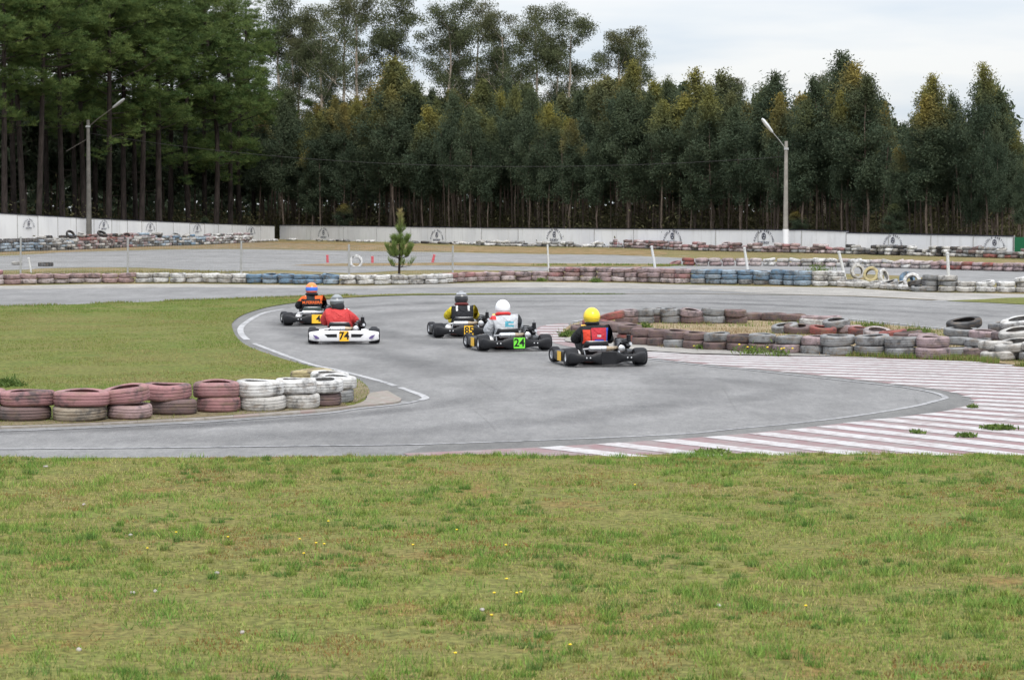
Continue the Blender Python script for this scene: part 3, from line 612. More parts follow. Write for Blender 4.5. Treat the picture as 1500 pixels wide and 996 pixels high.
# barrier across the infield, as far as the count allows; the rest with the tyres by the walls
def colC(px, k, n):
    if px < 1012: return rch('red', 'pink')
    if px < 1100: return rch('pinkish white', 'mauve')
    if px < 1358: return rch('white', 'off-white', 'pinkish white')
    return rch('mauve', 'dusty pink', 'red', 'mauve')
rowstacks([(990, 389.5), (1050, 390), (1140, 390), (1270, 392), (1360, 394.5), (1500, 398.5), (1540, 400)], .60, .58, lambda px: 1 if px < 1000 else 2, colC, 'the infield barrier', 'infield barrier', .165, far=True)
def colD(px, k, n):
    if px < 905: return rch('white', 'off-white', 'off-white', 'grey')
    if px < 1235: return rch('dark red', 'mauve', 'pink', 'dusty pink', 'pinkish white') if k else rch('pinkish white', 'mauve', 'grey')
    if px < 1400: return rch('off-white', 'grey', 'white', 'black')
    return rch('dark red', 'grey', 'off-white', 'red')
rowstacks([(425, 352.5), (530, 355), (640, 357.5), (700, 359.5)], .66, .58, lambda px: rch(0, 1, 1, 1), lambda px, k, n: rch('white', 'off-white', 'grey', 'black'), '', '', .16, far=True)
rowstacks([(702, 360), (780, 361.5), (905, 363), (1000, 367), (1100, 369.5), (1200, 371.5), (1300, 374), (1400, 376.5), (1500, 379.5), (1560, 381.5)], .60, .58, lambda px: rch(1, 2, 2) if px < 905 else rch(2, 3, 3), colD, '', '', .175, far=True, top_j=.09)
rowstacks([(905, 360.5), (1000, 364), (1100, 366.5), (1200, 368.5), (1300, 371), (1400, 373), (1500, 376), (1560, 378)], .62, .58, lambda px: rch(3, 4, 4), colD, '', '', .18, far=True, top_j=.14)
def colE(px, k, n):
    if px < 60: return 'black' if k >= n - 1 else rch('pale blue', 'blue', 'pale blue')
    if px < 110: return rch('black', 'grey', 'off-white', 'pale blue')
    if px < 190: return rch('mauve', 'dark red', 'off-white', 'black', 'dusty pink', 'red')
    if px < 250: return rch('off-white', 'mauve', 'grey', 'pale blue')
    if px < 300: return rch('blue', 'pale blue', 'off-white', 'black')
    if px < 365: return rch('off-white', 'mauve', 'grey', 'white')
    return rch('off-white', 'white')
rowstacks([(-60, 372), (0, 369.6), (100, 366.5), (200, 362), (300, 358.5), (365, 355.5), (402, 353.5)], .60, .58, lambda px: 4 if px < 90 else (rch(3, 4, 4) if px < 260 else (rch(2, 3, 3) if px < 365 else 1)), colE, '', '', .17, far=True, top_j=.13)
rowstacks([(-60, 369), (0, 367), (100, 364), (200, 360), (300, 356.5), (365, 354)], .63, .58, lambda px: 4 if px < 60 else (rch(4, 5, 5) if px < 230 else (rch(3, 4) if px < 365 else 1)), colE, '', '', .17, far=True, top_j=.16)
for px, py, z, cl, tl in ((102, 366, .95, 'black', .9), (148, 364, .95, 'black', .5), (118, 365, .9, 'off-white', .3), (185, 361, .7, 'dark red', .6), (160, 364, .35, 'dark red', .8), (230, 359, .7, 'black', .2), (258, 357, .6, 'grey', .5)):
    p = G(px, py); put_far(p + Vector((0, .3, z)), .62, cl, (tl, random.random()))
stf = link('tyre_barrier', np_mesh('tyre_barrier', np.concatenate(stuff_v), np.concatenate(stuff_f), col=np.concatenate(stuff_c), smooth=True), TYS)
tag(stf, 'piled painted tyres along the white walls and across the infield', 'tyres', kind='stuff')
# lone tyres
p = G(65, 390.5); put_tyre(p + Vector((0, .3, .09)), .66, 'black', 'black tyre lying alone on the far track behind the fence', None)
p = G(23, 388.5); put_tyre(p + Vector((0, .3, .08)), .5, 'off-white', 'pale tyre lying alone near the black one on the far track', None)
p = G(521, 390.5); put_tyre(p + Vector((0, .2, .20)), .62, 'white', 'half-buried white tyre standing upright on the traffic island', None, (1.5, 0, .25))

# ------------------------------------------------------------------ walls with painted emblems
def mk_wall():
    m = M('whitewashed_concrete', .85, 0, .2); p = m.coord(); g = m.pos(); z = m.sep(g)[2]
    st = m.noise(m.scale(g, (1.6, 1.6, .25)), 2.0, 5, .65); sp = m.noise(g, 9, 4, .7); bl = m.noise(g, .35, 3)
    c = m.mix(m.ramp(bl, (.35, 0), (.65, 1)), (.70, .71, .745), (.80, .81, .835))
    c = m.mix(m.ramp(st, (.52, 0), (.75, .45)), c, (.45, .45, .44)); c = m.mix(m.ramp(sp, (.60, 0), (.75, .4)), c, (.42, .41, .39))
    return m.set('Base Color', c).bump(sp, .3, .01).m
WALLM = mk_wall(); NAVY = plain('dark_coping', (.022, .026, .045), .8); INK = plain('navy_paint', (.035, .04, .075), .7); GREEN = plain('green_sheet', (.012, .13, .055), .6)
def logo(parent, c, ux, sc):
    """lettering on an arc, a steering wheel, and the word below, on the wall face; ux = unit vector along the wall"""
    up = Vector((0, 0, 1)); nrm = ux.cross(up)            # towards the camera side
    rot = Matrix((ux, up, nrm)).transposed()
    def put(me, off, ang, s):
        mt = Matrix.Translation(c + (ux * off[0] + up * off[1]) * sc) @ (rot @ Matrix.Rotation(ang, 3, 'Z')).to_4x4() @ Matrix.Scale(s * sc, 4)
        return [mt @ v.co for v in me.vertices], [tuple(q.vertices) for q in me.polygons]
    mb = MB(); n = len(ARC)
    for i, ch in enumerate(ARC):
        if ch == ' ': continue
        a = R(168 - 156 * i / (n - 1)); mb.add(*put(TL[ch], (.88 * math.cos(a), .68 * math.sin(a) - .30), a - R(90), .85))
    mb.add(*put(TE, (0, -.27), 0, .78))
    ring = [(.17 * math.cos(2 * math.pi * k / 24), .17 * math.sin(2 * math.pi * k / 24) + .08) for k in range(24)]
    def loc(x, y_, z): return c + (ux * x + up * y_) * sc + nrm * z
    for r0, r1 in ((.135, .19),):
        v = []; f = []
        for k in range(24):
            a = 2 * math.pi * k / 24; v += [loc(r0 * math.cos(a), r0 * math.sin(a) + .08, .004), loc(r1 * math.cos(a), r1 * math.sin(a) + .08, .004)]
        for k in range(24): f.append((2 * k, 2 * k + 1, (2 * k + 3) % 48, (2 * k + 2) % 48))
        mb.add(v, f)
    for a in (90, 205, 335):
        d = Vector((math.cos(R(a)), math.sin(R(a)))); e = Vector((-d.y, d.x)) * .03
        mb.add([loc(e.x, e.y + .08, .0045), loc(-e.x, -e.y + .08, .0045), loc(d.x * .16 - e.x, d.y * .16 - e.y + .08, .0045), loc(d.x * .16 + e.x, d.y * .16 + e.y + .08, .0045)], [(0, 1, 2, 3)])
    o = mb.build('painted_emblem', INK, parent, 0); o['label'] = 'navy arc of lettering over a steering wheel'
def wall(name, label, posts, Zf, topz, logos, base=-.1):
    o0 = Vector((GX(posts[0], Zf(posts[0])), Zf(posts[0]), 0)); root = empty(name, o0); tag(root, label, 'wall')
    for a, b in zip(posts, posts[1:]):
        A = Vector((GX(a, Zf(a)), Zf(a), 0)) - o0; B = Vector((GX(b, Zf(b)), Zf(b), 0)) - o0; d = (B - A); L = d.length; d.normalize(); n = Vector((d.y, -d.x, 0))
        zt = topz((a + b) / 2); za, zb_ = topz(a + .01), topz(b - .01); jit = random.uniform(-.008, .008)
        A2 = A + d * .012 + n * jit; B2 = B - d * .012 + n * jit; t = .14
        v = [A2, B2, B2 - n * t, A2 - n * t]; v = [Vector((p.x, p.y, base)) for p in v] + [Vector((p.x, p.y, (za, zb_, zb_, za)[i])) for i, p in enumerate(v)]
        MB().add(v, [(3, 2, 1, 0), (4, 5, 6, 7), (0, 1, 5, 4), (1, 2, 6, 5), (2, 3, 7, 6), (3, 0, 4, 7)]).build('wall_panel', WALLM, root, 0)
        v = [A + n * .03, B + n * .03, B - n * (t + .03), A - n * (t + .03)]
        v = [Vector((p.x, p.y, (za, zb_, zb_, za)[i] + .002)) for i, p in enumerate(v)] + [Vector((p.x, p.y, (za, zb_, zb_, za)[i] + .05)) for i, p in enumerate(v)]
        MB().add(v, [(3, 2, 1, 0), (4, 5, 6, 7), (0, 1, 5, 4), (1, 2, 6, 5), (2, 3, 7, 6), (3, 0, 4, 7)]).build('coping', NAVY, root, 0)
        mb = MB(); mb.box(B - n * .03 + Vector((0, 0, (zb_ + base) / 2 - .01)), (.024, .14, zb_ - base - .02), Matrix.Rotation(math.atan2(d.y, d.x), 3, 'Z')); mb.build('joint_post', plain_grey, root, 0)
    for px, py, s_ in logos:
        Z = Zf(px); e = 2.0; q = Vector((GX(px + e, Zf(px + e)) - GX(px - e, Zf(px - e)), Zf(px + e) - Zf(px - e), 0)).normalized(); n = Vector((q.y, -q.x, 0))
        c = P(px, py, Z) + n * .016; logo(root, c - o0, q, s_)
    return root
plain_grey = plain('grey_concrete', (.30, .30, .30), .9)
lt = lambda px: interp(px, [(-260, 2.75), (0, 2.23), (402, 1.13)])
lw_posts = [-250, -205, -165, -128, -94, -62, -32, -3, 26, 56, 85, 112, 138, 164, 187, 208, 229, 254, 278, 300, 320, 340, 361, 382, 402]
wall('boundary_wall', 'tall white boundary wall under the pines, dropping towards the gap', lw_posts, WL, lt, [(42, 329, .88), (152, 330.5, .88), (220, 333.5, .85), (289, 335.5, .85), (368, 339, .9)])
rt = lambda px: 1.19 if px < 960 else (1.24 if px < 1239.5 else (1.16 if px < 1360 else 1.12))
rt = lambda px: interp(px, [(410, 1.18), (700, 1.16), (1239.4, 1.29), (1239.6, 1.14), (1490, 1.07), (2000, 1.05)])
rp = [410]; 
while rp[-1] < 1150: rp.append(rp[-1] + 42.5 * WR(410) / WR(rp[-1]) * 1.0)
rp = [410 + (1239.5 - 410) * (x - 410) / (rp[-1] - 410) for x in rp]
wall('boundary_wall', 'long low white wall in front of the eucalyptus plantation', rp, WR, rt, [(474, 342.5, 1.10), (640, 346, 1.10), (812, 345.5, 1.10), (985, 348, 1.10), (1119, 348.5, 1.10)])
rp2 = [1239.6 + i * 62 for i in range(5)]; rp2[-1] = 1484
wall('boundary_wall', 'lower stepped end of the white wall beside the green sheet', rp2, WR, rt, [(1308, 354, .88), (1457, 357.5, .88)])
# green sheeting where the wall ends
gs = empty('green_fence', (GX(1486, WR(1486)), WR(1486), 0)); tag(gs, 'green sheet fence panel carrying on from the end of the white wall', 'fence')
for a, b in ((1485, 1560), (1561, 1640), (1641, 1720)):
    A = Vector((GX(a, WR(a)), WR(a), 0)) - gs.location; B = Vector((GX(b, WR(b)), WR(b), 0)) - gs.location; d = (B - A).normalized()
    MB().box((A + B) / 2 + Vector((0, 0, .5)), ((B - A).length - .03, .05, 1.12), Matrix.Rotation(math.atan2(d.y, d.x), 3, 'Z')).build('sheet_panel', GREEN, gs, 0)
    MB().tube([A + Vector((0, -.04, -.05)), A + Vector((0, -.04, 1.15))], .03).build('post', plain_grey, gs)

# ------------------------------------------------------------------ street lamps and the cable between them
POLE = plain('pole_concrete', (.27, .255, .235), .9, var=.2, sc=3); METAL = plain('galvanised_steel', (.42, .43, .44), .45, .6); LAMPW = plain('lamp_housing', (.62, .64, .66), .5); POLED = plain('shaded_pole', (.125, .12, .112), .9, var=.25, sc=3); LAMPD = plain('shaded_lamp_housing', (.30, .31, .32), .6); METALD = plain('shaded_steel', (.12, .11, .10), .7, .3)  # left lamp's pole, housing and arm: shade of the pines painted in as darker colour
def lamp(px, Z, ytop, tip, label, rb, rt_, white=0, POLE=None, LAMPW=None):
    base = Vector((GX(px, Z), Z, 0)); top = P(px, ytop, Z) - base; root = empty('street_lamp', base); tag(root, label, 'lamp')
    MB().tube([(0, 0, -.1), (0, 0, top.z * .5), (0, 0, top.z)], [rb, (rb + rt_) / 2, rt_], 10).build('pole', POLE, root)
    if white: MB().tube([(0, 0, -.05), (0, 0, 1.33)], rb * 1.12, 12).build('painted_foot', WALLM, root)
    t = P(*tip, Z) - base; t.y -= .3; j = Vector((0, 0, top.z - .5)); dv = (t - j).normalized()
    MB().tube([j, j + (t - j) * .3 + Vector((0, 0, .05)), t - dv * .5], .026, 6).build('arm', METALD if not white else METAL, root)
    MB().box((0, 0, top.z - .45), (rt_ * 2.6, rt_ * 2.6, .12)).build('clamp', METAL, root)
    side = dv.cross(Vector((0, 1, 0))).normalized(); mb = MB(); rings = []
    for k, (s_, w_, h_) in enumerate(((-.55, .05, .05), (-.45, .10, .08), (0, .15, .11), (.35, .16, .10), (.5, .09, .05))):
        c = t + dv * (s_ - .05); rings.append([c + Vector((0, 1, 0)) * w_ * math.cos(a) + side * h_ * math.sin(a) for a in np.linspace(0, 2 * math.pi, 11)[:-1]])
    lu = mb.loft(rings).build('luminaire', LAMPW, root)
    return root, base + Vector((0, 0, top.z - .9))
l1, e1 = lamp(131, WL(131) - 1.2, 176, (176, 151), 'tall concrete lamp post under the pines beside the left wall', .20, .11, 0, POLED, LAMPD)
l2, e2 = lamp(1150.5, WR(1150) - 1.0, 207, (1122, 183), 'tall concrete lamp post with whitewashed foot before the eucalyptus wood', .165, .10, 1, POLE, LAMPW)
a = P(126, 205, l1.location.y) - l1.location; b = P(97, 222, l1.location.y) - l1.location; MB().tube([a, b], .025, 5).build('stay', METALD, l1)
pts = [e1 + (e2 - e1) * (i / 24) - Vector((0, 0, 4 * 1.3 * (i / 24) * (1 - i / 24))) for i in range(25)]
o = empty('overhead_cable', e1); MB().tube([p - e1 for p in pts], .014, 5).build('cable', plain('black_cable', (.03, .03, .03), .6), o)
tag(o, 'thin overhead cable slung between the two lamp posts', 'cable')

# ------------------------------------------------------------------ wire fence and small markers
FP = plain('white_post_paint', (.52, .53, .54), .7, var=.2, sc=20); WIRE = plain('fence_wire', (.36, .36, .37), .5, .3); PINK = plain('faded_red_plastic', (.52, .07, .09), .5)
fposts = [(30, 404, 30.5, 347), (187, 402, 187.5, 348), (353, 402, 353.5, 353), (511.5, 405, 511, 358), (663, 405, 663.5, 360), (804, 398, 802, 358)]
fr = empty('wire_fence', G(30, 404)); tag(fr, 'wire mesh fence on thin posts behind the long tyre barrier', 'fence'); fo = fr.location.copy(); FW = []
for bx_, by_, tx_, ty_ in fposts:
    b = G(bx_, by_); t = P(tx_, ty_, b.y); FW.append((b - fo, t - fo)); MB().tube([b - fo - Vector((0, 0, .05)), t - fo], .035, 8).build('post', METAL if bx_ < 700 else FP, fr)
FW.insert(0, (G(-130, 406) - fo, G(-130, 406) - fo + Vector((0, 0, 1.35))))
for (a, ta), (b, tb) in zip(FW, FW[1:-1]):
    mb = MB(); L = (b - a).length; n = int(L / .06); r_ = .0042
    def wire(p, q):
        d = (q - p).normalized(); s_ = d.orthogonal().normalized() * r_; u_ = d.cross(s_)
        mb.add([p + s_, p - s_ * .5 + u_ * .87, p - s_ * .5 - u_ * .87, q + s_, q - s_ * .5 + u_ * .87, q - s_ * .5 - u_ * .87], [(0, 1, 4, 3), (1, 2, 5, 4), (2, 0, 3, 5)])
    for i in range(n + 1):
        f = i / n; p = a.lerp(b, f) + Vector((0, 0, .04)); q = ta.lerp(tb, f) - Vector((0, 0, .04)); wire(p, q)
    for j in range(7):
        f = j / 6; wire(a.lerp(ta, .04 + .92 * f), b.lerp(tb, .04 + .92 * f))
    mb.build('wire_mesh', WIRE, fr, 0)
def stick(name, b, t, r, mat, label, cat, group=None, shape=None):
    bp = G(*b); tp = P(*t, bp.y) - bp; root = empty(name, bp)
    MB().tube([(0, 0, -.03), tp * .5, tp], [r, r, r * .9], 8).build('shaft', mat, root)
    d = tp.normalized(); MB().tube([tp - d * .01, tp + d * .035, tp + d * .05], [r * 1.15, r * 1.1, r * .5], 8).build('cap', mat, root); return tag(root, label, cat, group)
for b, t, lb in (((960, 394), (954.5, 362), 'white marker post leaning left behind the mauve tyres'), ((1095.5, 397), (1090.5, 364), 'white marker post behind the join of mauve and blue tyres'), ((1238.5, 410), (1229, 370), 'white marker post tilted beside the upright tyres'), ((1390, 417), (1388, 372), 'straight white marker post behind the dark barrier tyres'), ((46, 400), (42, 379), 'short white stake leaning by the wire fence')):
    stick('marker_post', b, t, .055 if b[0] > 100 else .04, FP, lb, 'post')
for b, t, lb in (((480, 385), (479.5, 375), 'short red marker stub upright on the dirt traffic island'), ((545.5, 385), (545.5, 377), 'shortest red marker stub beside the white upright tyre'), ((633.5, 384.5), (636, 374.5), 'red marker stub leaning right near the fence post')):
    stick('red_marker', b, t, .06, PINK, lb, 'marker')

# ------------------------------------------------------------------ karts
BLK = plain('black_plastic', (.011, .0115, .014), .42, 0, .3, .25, 6); WHT = plain('white_plastic', (.70, .70, .72), .35, 0, .5, .06); SLK = plain('slick_rubber', (.016, .0165, .02), .6, 0, .25, .25, 9)
SIL = plain('polished_aluminium', (.60, .61, .63), .32, .8); STL = plain('dull_steel', (.33, .34, .36), .4, .7); YEL = plain('yellow_plate', (.80, .47, .03), .45, 0, .4, .06); GRN = plain('green_plate', (.16, .66, .05), .45, 0, .4, .06)
BLKP = plain('black_print', (.012, .012, .014), .5); ENG = plain('engine_black', (.035, .036, .04), .45, .3, .5, .4, 25); TAN = plain('heat_tinted_steel', (.46, .37, .26), .4, .6); PURP = plain('purple_print', (.10, .07, .20), .5)
REDP = plain('red_plastic', (.42, .03, .03), .4); FRM = plain('frame_paint', (.28, .06, .04), .4)
def bumper(white):
    prof = [(-.63, .135, .055, .05), (-.60, .135, .085, .07), (-.50, .13, .082, .065), (-.40, .13, .055, .05), (-.25, .13, .055, .05), (-.17, .135, .085, .055), (-.12, .135, .10, .055)] if not white else [(-.64, .14, .07, .05), (-.58, .14, .085, .06), (-.45, .14, .10, .055), (-.2, .14, .10, .05)]
    prof = prof + [(-x, a, b, c) for x, a, b, c in reversed(prof)]; rings = []
    for x, zc, hz, hy in prof:
        yb = -.70 + .10 * max(0, abs(x) - .48) / .16
        r = []
        for k in range(14):
            a = 2 * math.pi * k / 14; c, s_ = math.cos(a), math.sin(a); e = .45
            r.append(Vector((x, yb + hy * math.copysign(abs(c) ** e, c), zc + hz * math.copysign(abs(s_) ** e, s_))))
        rings.append(r)
    mb = MB(); mb.loft(rings)
    return mb
def wheel(root, x, y_, r, wd, steer=0.0):
    rot = Matrix.Translation((x, y_, r)) @ Matrix.Rotation(steer, 4, 'Z') @ Matrix.Rotation(R(90), 4, 'Y')
    h = wd / 2; pr = [(r * .50, -h * .80), (r * .62, -h), (r * .86, -h * .98), (r * .96, -h * .80), (r, -h * .5), (r, h * .5), (r * .96, h * .80), (r * .86, h * .98), (r * .62, h), (r * .50, h * .80)]
    w_ = MB().lathe(pr, 26, rot, True).build('wheel', SLK, root)
    pr = [(.0, -h * .2), (r * .2, -h * .25), (r * .22, -h * .1), (r * .40, -h * .1), (r * .46, -h * .78), (r * .515, -h * .86), (r * .515, h * .86), (r * .46, h * .78), (r * .40, h * .1), (r * .22, h * .1), (r * .2, h * .3), (0, h * .25)]
    MB().lathe(pr, 20, rot).build('rim', SIL, w_)
def plate(parent, c, wd, ht, mat, txt, off=0.0):
    o = MB().box(c, (wd, .006, ht)).build('number_plate', mat, parent, 0)
    if txt:
        me = T[txt]; v = [Vector((q.co.x + off, -.005 - q.co.z, q.co.y)) + Vector(c) for q in me.vertices]
        MB().add(v, [tuple(p_.vertices) for p_ in me.polygons]).build('number', BLKP, o, 0)
    return o
def kart(px, py, rz, label, st):
    p = G(px, py); root = empty('racing_kart', (0, 0, 0)); tag(root, label, 'kart', 'racing karts in the hairpin')
    fwd = Vector((-math.sin(rz), math.cos(rz), 0)); root.location = p + fwd * .70; root.location.z = .010; root.rotation_euler = (0, 0, rz)
    for s_ in (-1, 1):
        wheel(root, s_ * .555, -.52, .140, .205); wheel(root, s_ * .575, .53, .128, .130, R(9))
    white = st.get('white'); bm = bumper(white).build('rear_bumper', WHT if white else BLK, root, 50)
    if white:
        for s_ in (-1, 1):
            MB().add([(s_ * .13, -.7565, .125), (s_ * .30, -.7565, .125), (s_ * .36, -.7565, .18), (s_ * .13, -.7565, .185)][::s_], [(0, 1, 2, 3)]).build('slot', BLKP, bm, 0)
            MB().add([(s_ * .42, -.753, .09), (s_ * .52, -.752, .10), (s_ * .57, -.742, .17), (s_ * .50, -.752, .15)][::s_], [(0, 1, 2, 3)]).build('sticker', PURP, bm, 0)
    else:
        for x in (-.36, -.30, .30, .36): MB().ell((x, -.752, .135), (.014, .012, .014), 8, 6).build('bolt', SIL, bm)
    if st.get('plate'):
        mt, tx, off, wd = st['plate']; plate(root, (st.get('po', 0), -.762, .142 if not white else .145), wd, .185, mt, tx, off)
    else: MB().box((0, -.752, .135), (.24, .02, .19)).build('blank_panel', BLK, root, 0)
    # chassis: rails, axle, floor tray, side bars
    mb = MB()
    for s_ in (-1, 1): mb.tube([(s_ * .31, -.66, .085), (s_ * .31, -.3, .07), (s_ * .36, .1, .06), (s_ * .20, .62, .07), (s_ * .16, .80, .075)], .016, 6)
    for y_ in (-.42, -.1, .35, .78): mb.tube([(-.31 if y_ < .5 else -.17, y_, .065), (.31 if y_ < .5 else .17, y_, .065)], .015, 6)
    for s_ in (-1, 1): mb.tube([(s_ * .20, .53, .09), (s_ * .50, .53, .125)], .014, 6)
    mb.build('chassis', st.get('frame', FRM), root)
    MB().tube([(-.50, -.52, .14), (.50, -.52, .14)], .025, 10).build('rear_axle', STL, root)
    MB().tube([(.20, -.52, .14), (.222, -.52, .14)], .095, 18).build('brake_disc', STL, root)
    MB().box((0, .36, .042), (.50, .78, .006)).build('floor_tray', BLK, root, 0)
    for s_ in (-1, 1):
        rings = []
        for y_, a, b in ((-.34, .03, .05), (-.30, .07, .08), (.0, .08, .085), (.28, .075, .08), (.36, .03, .05)):
            rings.append([Vector((s_ * (.575) + a * math.copysign(abs(math.cos(t)) ** .6, math.cos(t)), y_, .135 + b * math.copysign(abs(math.sin(t)) ** .6, math.sin(t)))) for t in np.linspace(0, 2 * math.pi, 13)[:-1]])
        pod = MB().loft(rings).build('side_pod', st.get('pod', BLK), root, 50)
        if st.get('podplate'): MB().box((s_ * .657, -.12, .14), (.004, .24, .15)).build('side_number_panel', st['podplate'], pod, 0)
    rings = [[Vector((x, .86 + b - .10 * (x / .5) ** 2 + a * math.cos(t), .13 + h_ * math.sin(t))) for t in np.linspace(0, 2 * math.pi, 11)[:-1]] for x, a, b, h_ in ((-.50, .04, -.03, .04), (-.44, .08, 0, .07), (-.2, .10, .03, .085), (0, .11, .04, .09), (.2, .10, .03, .085), (.44, .08, 0, .07), (.50, .04, -.03, .04))]
    MB().loft(rings).build('front_bumper', st.get('pod', BLK), root, 50)
    fp = MB().box((0, .60, .46), (.22, .012, .28), Matrix.Rotation(R(-24), 3, 'X')).build('front_panel', st.get('podplate') or WHT, root, 0)
    # seat: open shell
    sx = st.get('sx', -.06); rings = []
    for y_, z, hw, dp in ((.10, .10, .17, .05), (-.02, .075, .19, .07), (-.18, .075, .20, .10), (-.29, .13, .205, .12), (-.345, .24, .205, .10), (-.37, .315, .195, .08), (-.39, .37, .17, .05)):
        back = max(0, min(1, (-.10 - y_) / .2)); rg = []
        for t in np.linspace(0, math.pi, 11):
            c, s_ = math.cos(t), math.sin(t)
            if y_ > -.25: rg.append(Vector((sx + hw * math.copysign(abs(c) ** .6, c), y_, z + dp * (1 - s_ ** .6))))
            else: rg.append(Vector((sx + hw * math.copysign(abs(c) ** .6, c), y_ + dp * (1 - s_ ** .6), z)))
        rings.append(rg)
    v = [q for r_ in rings for q in r_]; f = [(i * 11 + k, i * 11 + k + 1, i * 11 + 12 + k, i * 11 + 11 + k) for i in range(len(rings) - 1) for k in range(10)]
    seat = MB().add(v, f).build('seat', st.get('seat', BLK), root, 60); sm = seat.modifiers.new('thickness', 'SOLIDIFY'); sm.thickness = .012
    MB().tube([q + Vector((0, -.004, .006)) for q in rings[-1]], .006, 6).build('seat_edge', STL, seat)
    for s_ in (-1, 1): MB().tube([(sx + s_ * .20, -.28, .28), (s_ * .30, -.48, .10)], .010, 6).build('seat_stay', STL, root)
    # engine on the right of the seat
    ex = st.get('ex', .31); e = MB(); e.box((ex, -.18, .17), (.17, .22, .14)); e.tube([(ex, -.10, .22), (ex + .01, -.06, .40)], .074, 12); engine = e.build('engine', ENG, root, 30)
    fn = MB()
    for k in range(5): fn.tube([(ex + .001 * k, -.098 + .009 * k, .245 + .03 * k), (ex + .001 * k, -.096 + .009 * k, .255 + .03 * k)], .092, 14)
    fn.build('cooling_fins', STL, engine)
    MB().tube([(ex - .02, -.30, .255), (ex - .02, -.34, .255), (ex - .02, -.352, .255)], [.056, .056, .040], 16).build('clutch_cover', SIL, engine)
    MB().ell((ex + .10, -.20, .33), (.075, .10, .085), 12, 8).build('air_box', BLK, engine); MB().tube([(ex + .05, -.2, .29), (ex + .13, -.33, .33)], .028, 8).build('carburettor', SIL, engine)
    MB().tube([(ex + .11, -.28, .34), (ex + .105, -.29, .47)], [.038, .034], 10).build('filter', BLK, engine)
    MB().tube([(ex + .10, -.30, .33), (ex + .10, -.31, .52)], .0035, 5).build('aerial', BLKP, engine)
    MB().tube([(ex - .06, -.20, .24), (ex - .03, -.33, .35), (ex + .06, -.34, .37), (ex + .12, -.30, .30)], .013, 7).build('hose', BLK, engine)
    # exhaust across the back
    ez = .265; MB().tube([(ex - .07, -.12, .26), (ex - .10, -.30, .27), (.10, -.47, ez), (.02, -.475, ez)], [.022, .026, .034, .045], 10).build('exhaust_pipe', st.get('pipe', TAN), root)
    si = MB().tube([(.02, -.475, ez), (.0, -.475, ez), (-.24, -.475, ez), (-.26, -.475, ez)], [.044, .048, .048, .030], 14).build('silencer', SIL, root)
    MB().tube([(-.26, -.475, ez), (-.36, -.49, ez - .01)], .018, 8).build('tail_pipe', STL, si)
    MB().tube([(-.07, -.475, ez), (-.055, -.475, ez)], .051, 14).build('clamp', STL, si)
    # steering
    ring = [Vector((.14 * math.cos(a), .20 + .06 * math.sin(a), .43 + .125 * math.sin(a))) for a in np.linspace(0, 2 * math.pi, 25)[:-1]]
    d_ = MB(); rings = []
    for i, q in enumerate(ring):
        t = (ring[(i + 1) % 24] - ring[i - 1]).normalized(); n_ = Vector((0, .9, -.43)).normalized(); b_ = t.cross(n_)
        rings.append([q + (n_ * math.cos(k * math.pi / 3) + b_ * math.sin(k * math.pi / 3)) * .014 for k in range(6)])
    d_.loft(rings, False, True); d_.tube([(-.13, .20, .43), (.13, .20, .43)], .011, 6); swl = d_.build('steering_wheel', BLK, root)
    MB().tube([(0, .205, .42), (0, .55, .13)], .012, 6).build('steering_column', STL, root)
    MB().ell((st.get('sx', -.06) - .28, -.16, .16), (.07, .12, .08), 12, 8).build('fuel_tank', st.get('tank', WHT), root)
    return root
def regions(name, base, regs, rough=.75, sc=18):
    """cloth with colour areas given as boxes in the figure's own coordinates (x side, y forward, z up)"""
    m = M(name, rough, 0, .25); co = m.coord(); x, y_, z = m.sep(co); nz = m.math('MULTIPLY', m.math('SUBTRACT', m.noise(co, 6, 3), .5), .03)
    ax = m.math('ABSOLUTE', m.math('ADD', x, .06)); col = base
    for box, c in regs:
        f = None
        for k, lo, hi in box:
            s_ = {'x': x, 'a': ax, 'y': y_, 'z': z}[k]; s_ = m.math('ADD', s_, nz)
            for op, v in (('GREATER_THAN', lo), ('LESS_THAN', hi)):
                if v is None: continue
                g = m.math(op, s_, float(v)); f = g if f is None else m.math('MULTIPLY', f, g)
        col = m.mix(f, col, c)
    n1 = m.noise(m.scale(co, (1, 1, 1.6)), sc, 4, .6); n2 = m.noise(co, 7, 3, .6, 1.2)
    col = m.mix(m.ramp(n1, (.3, 0), (.7, .25)), col, m.mix(1.0, col, (.7, .7, .72), 'MULTIPLY'))
    return m.set('Base Color', col).bump(m.math('ADD', m.math('MULTIPLY', n2, 1.6), m.math('MULTIPLY', n1, .3)), .9, .03).m
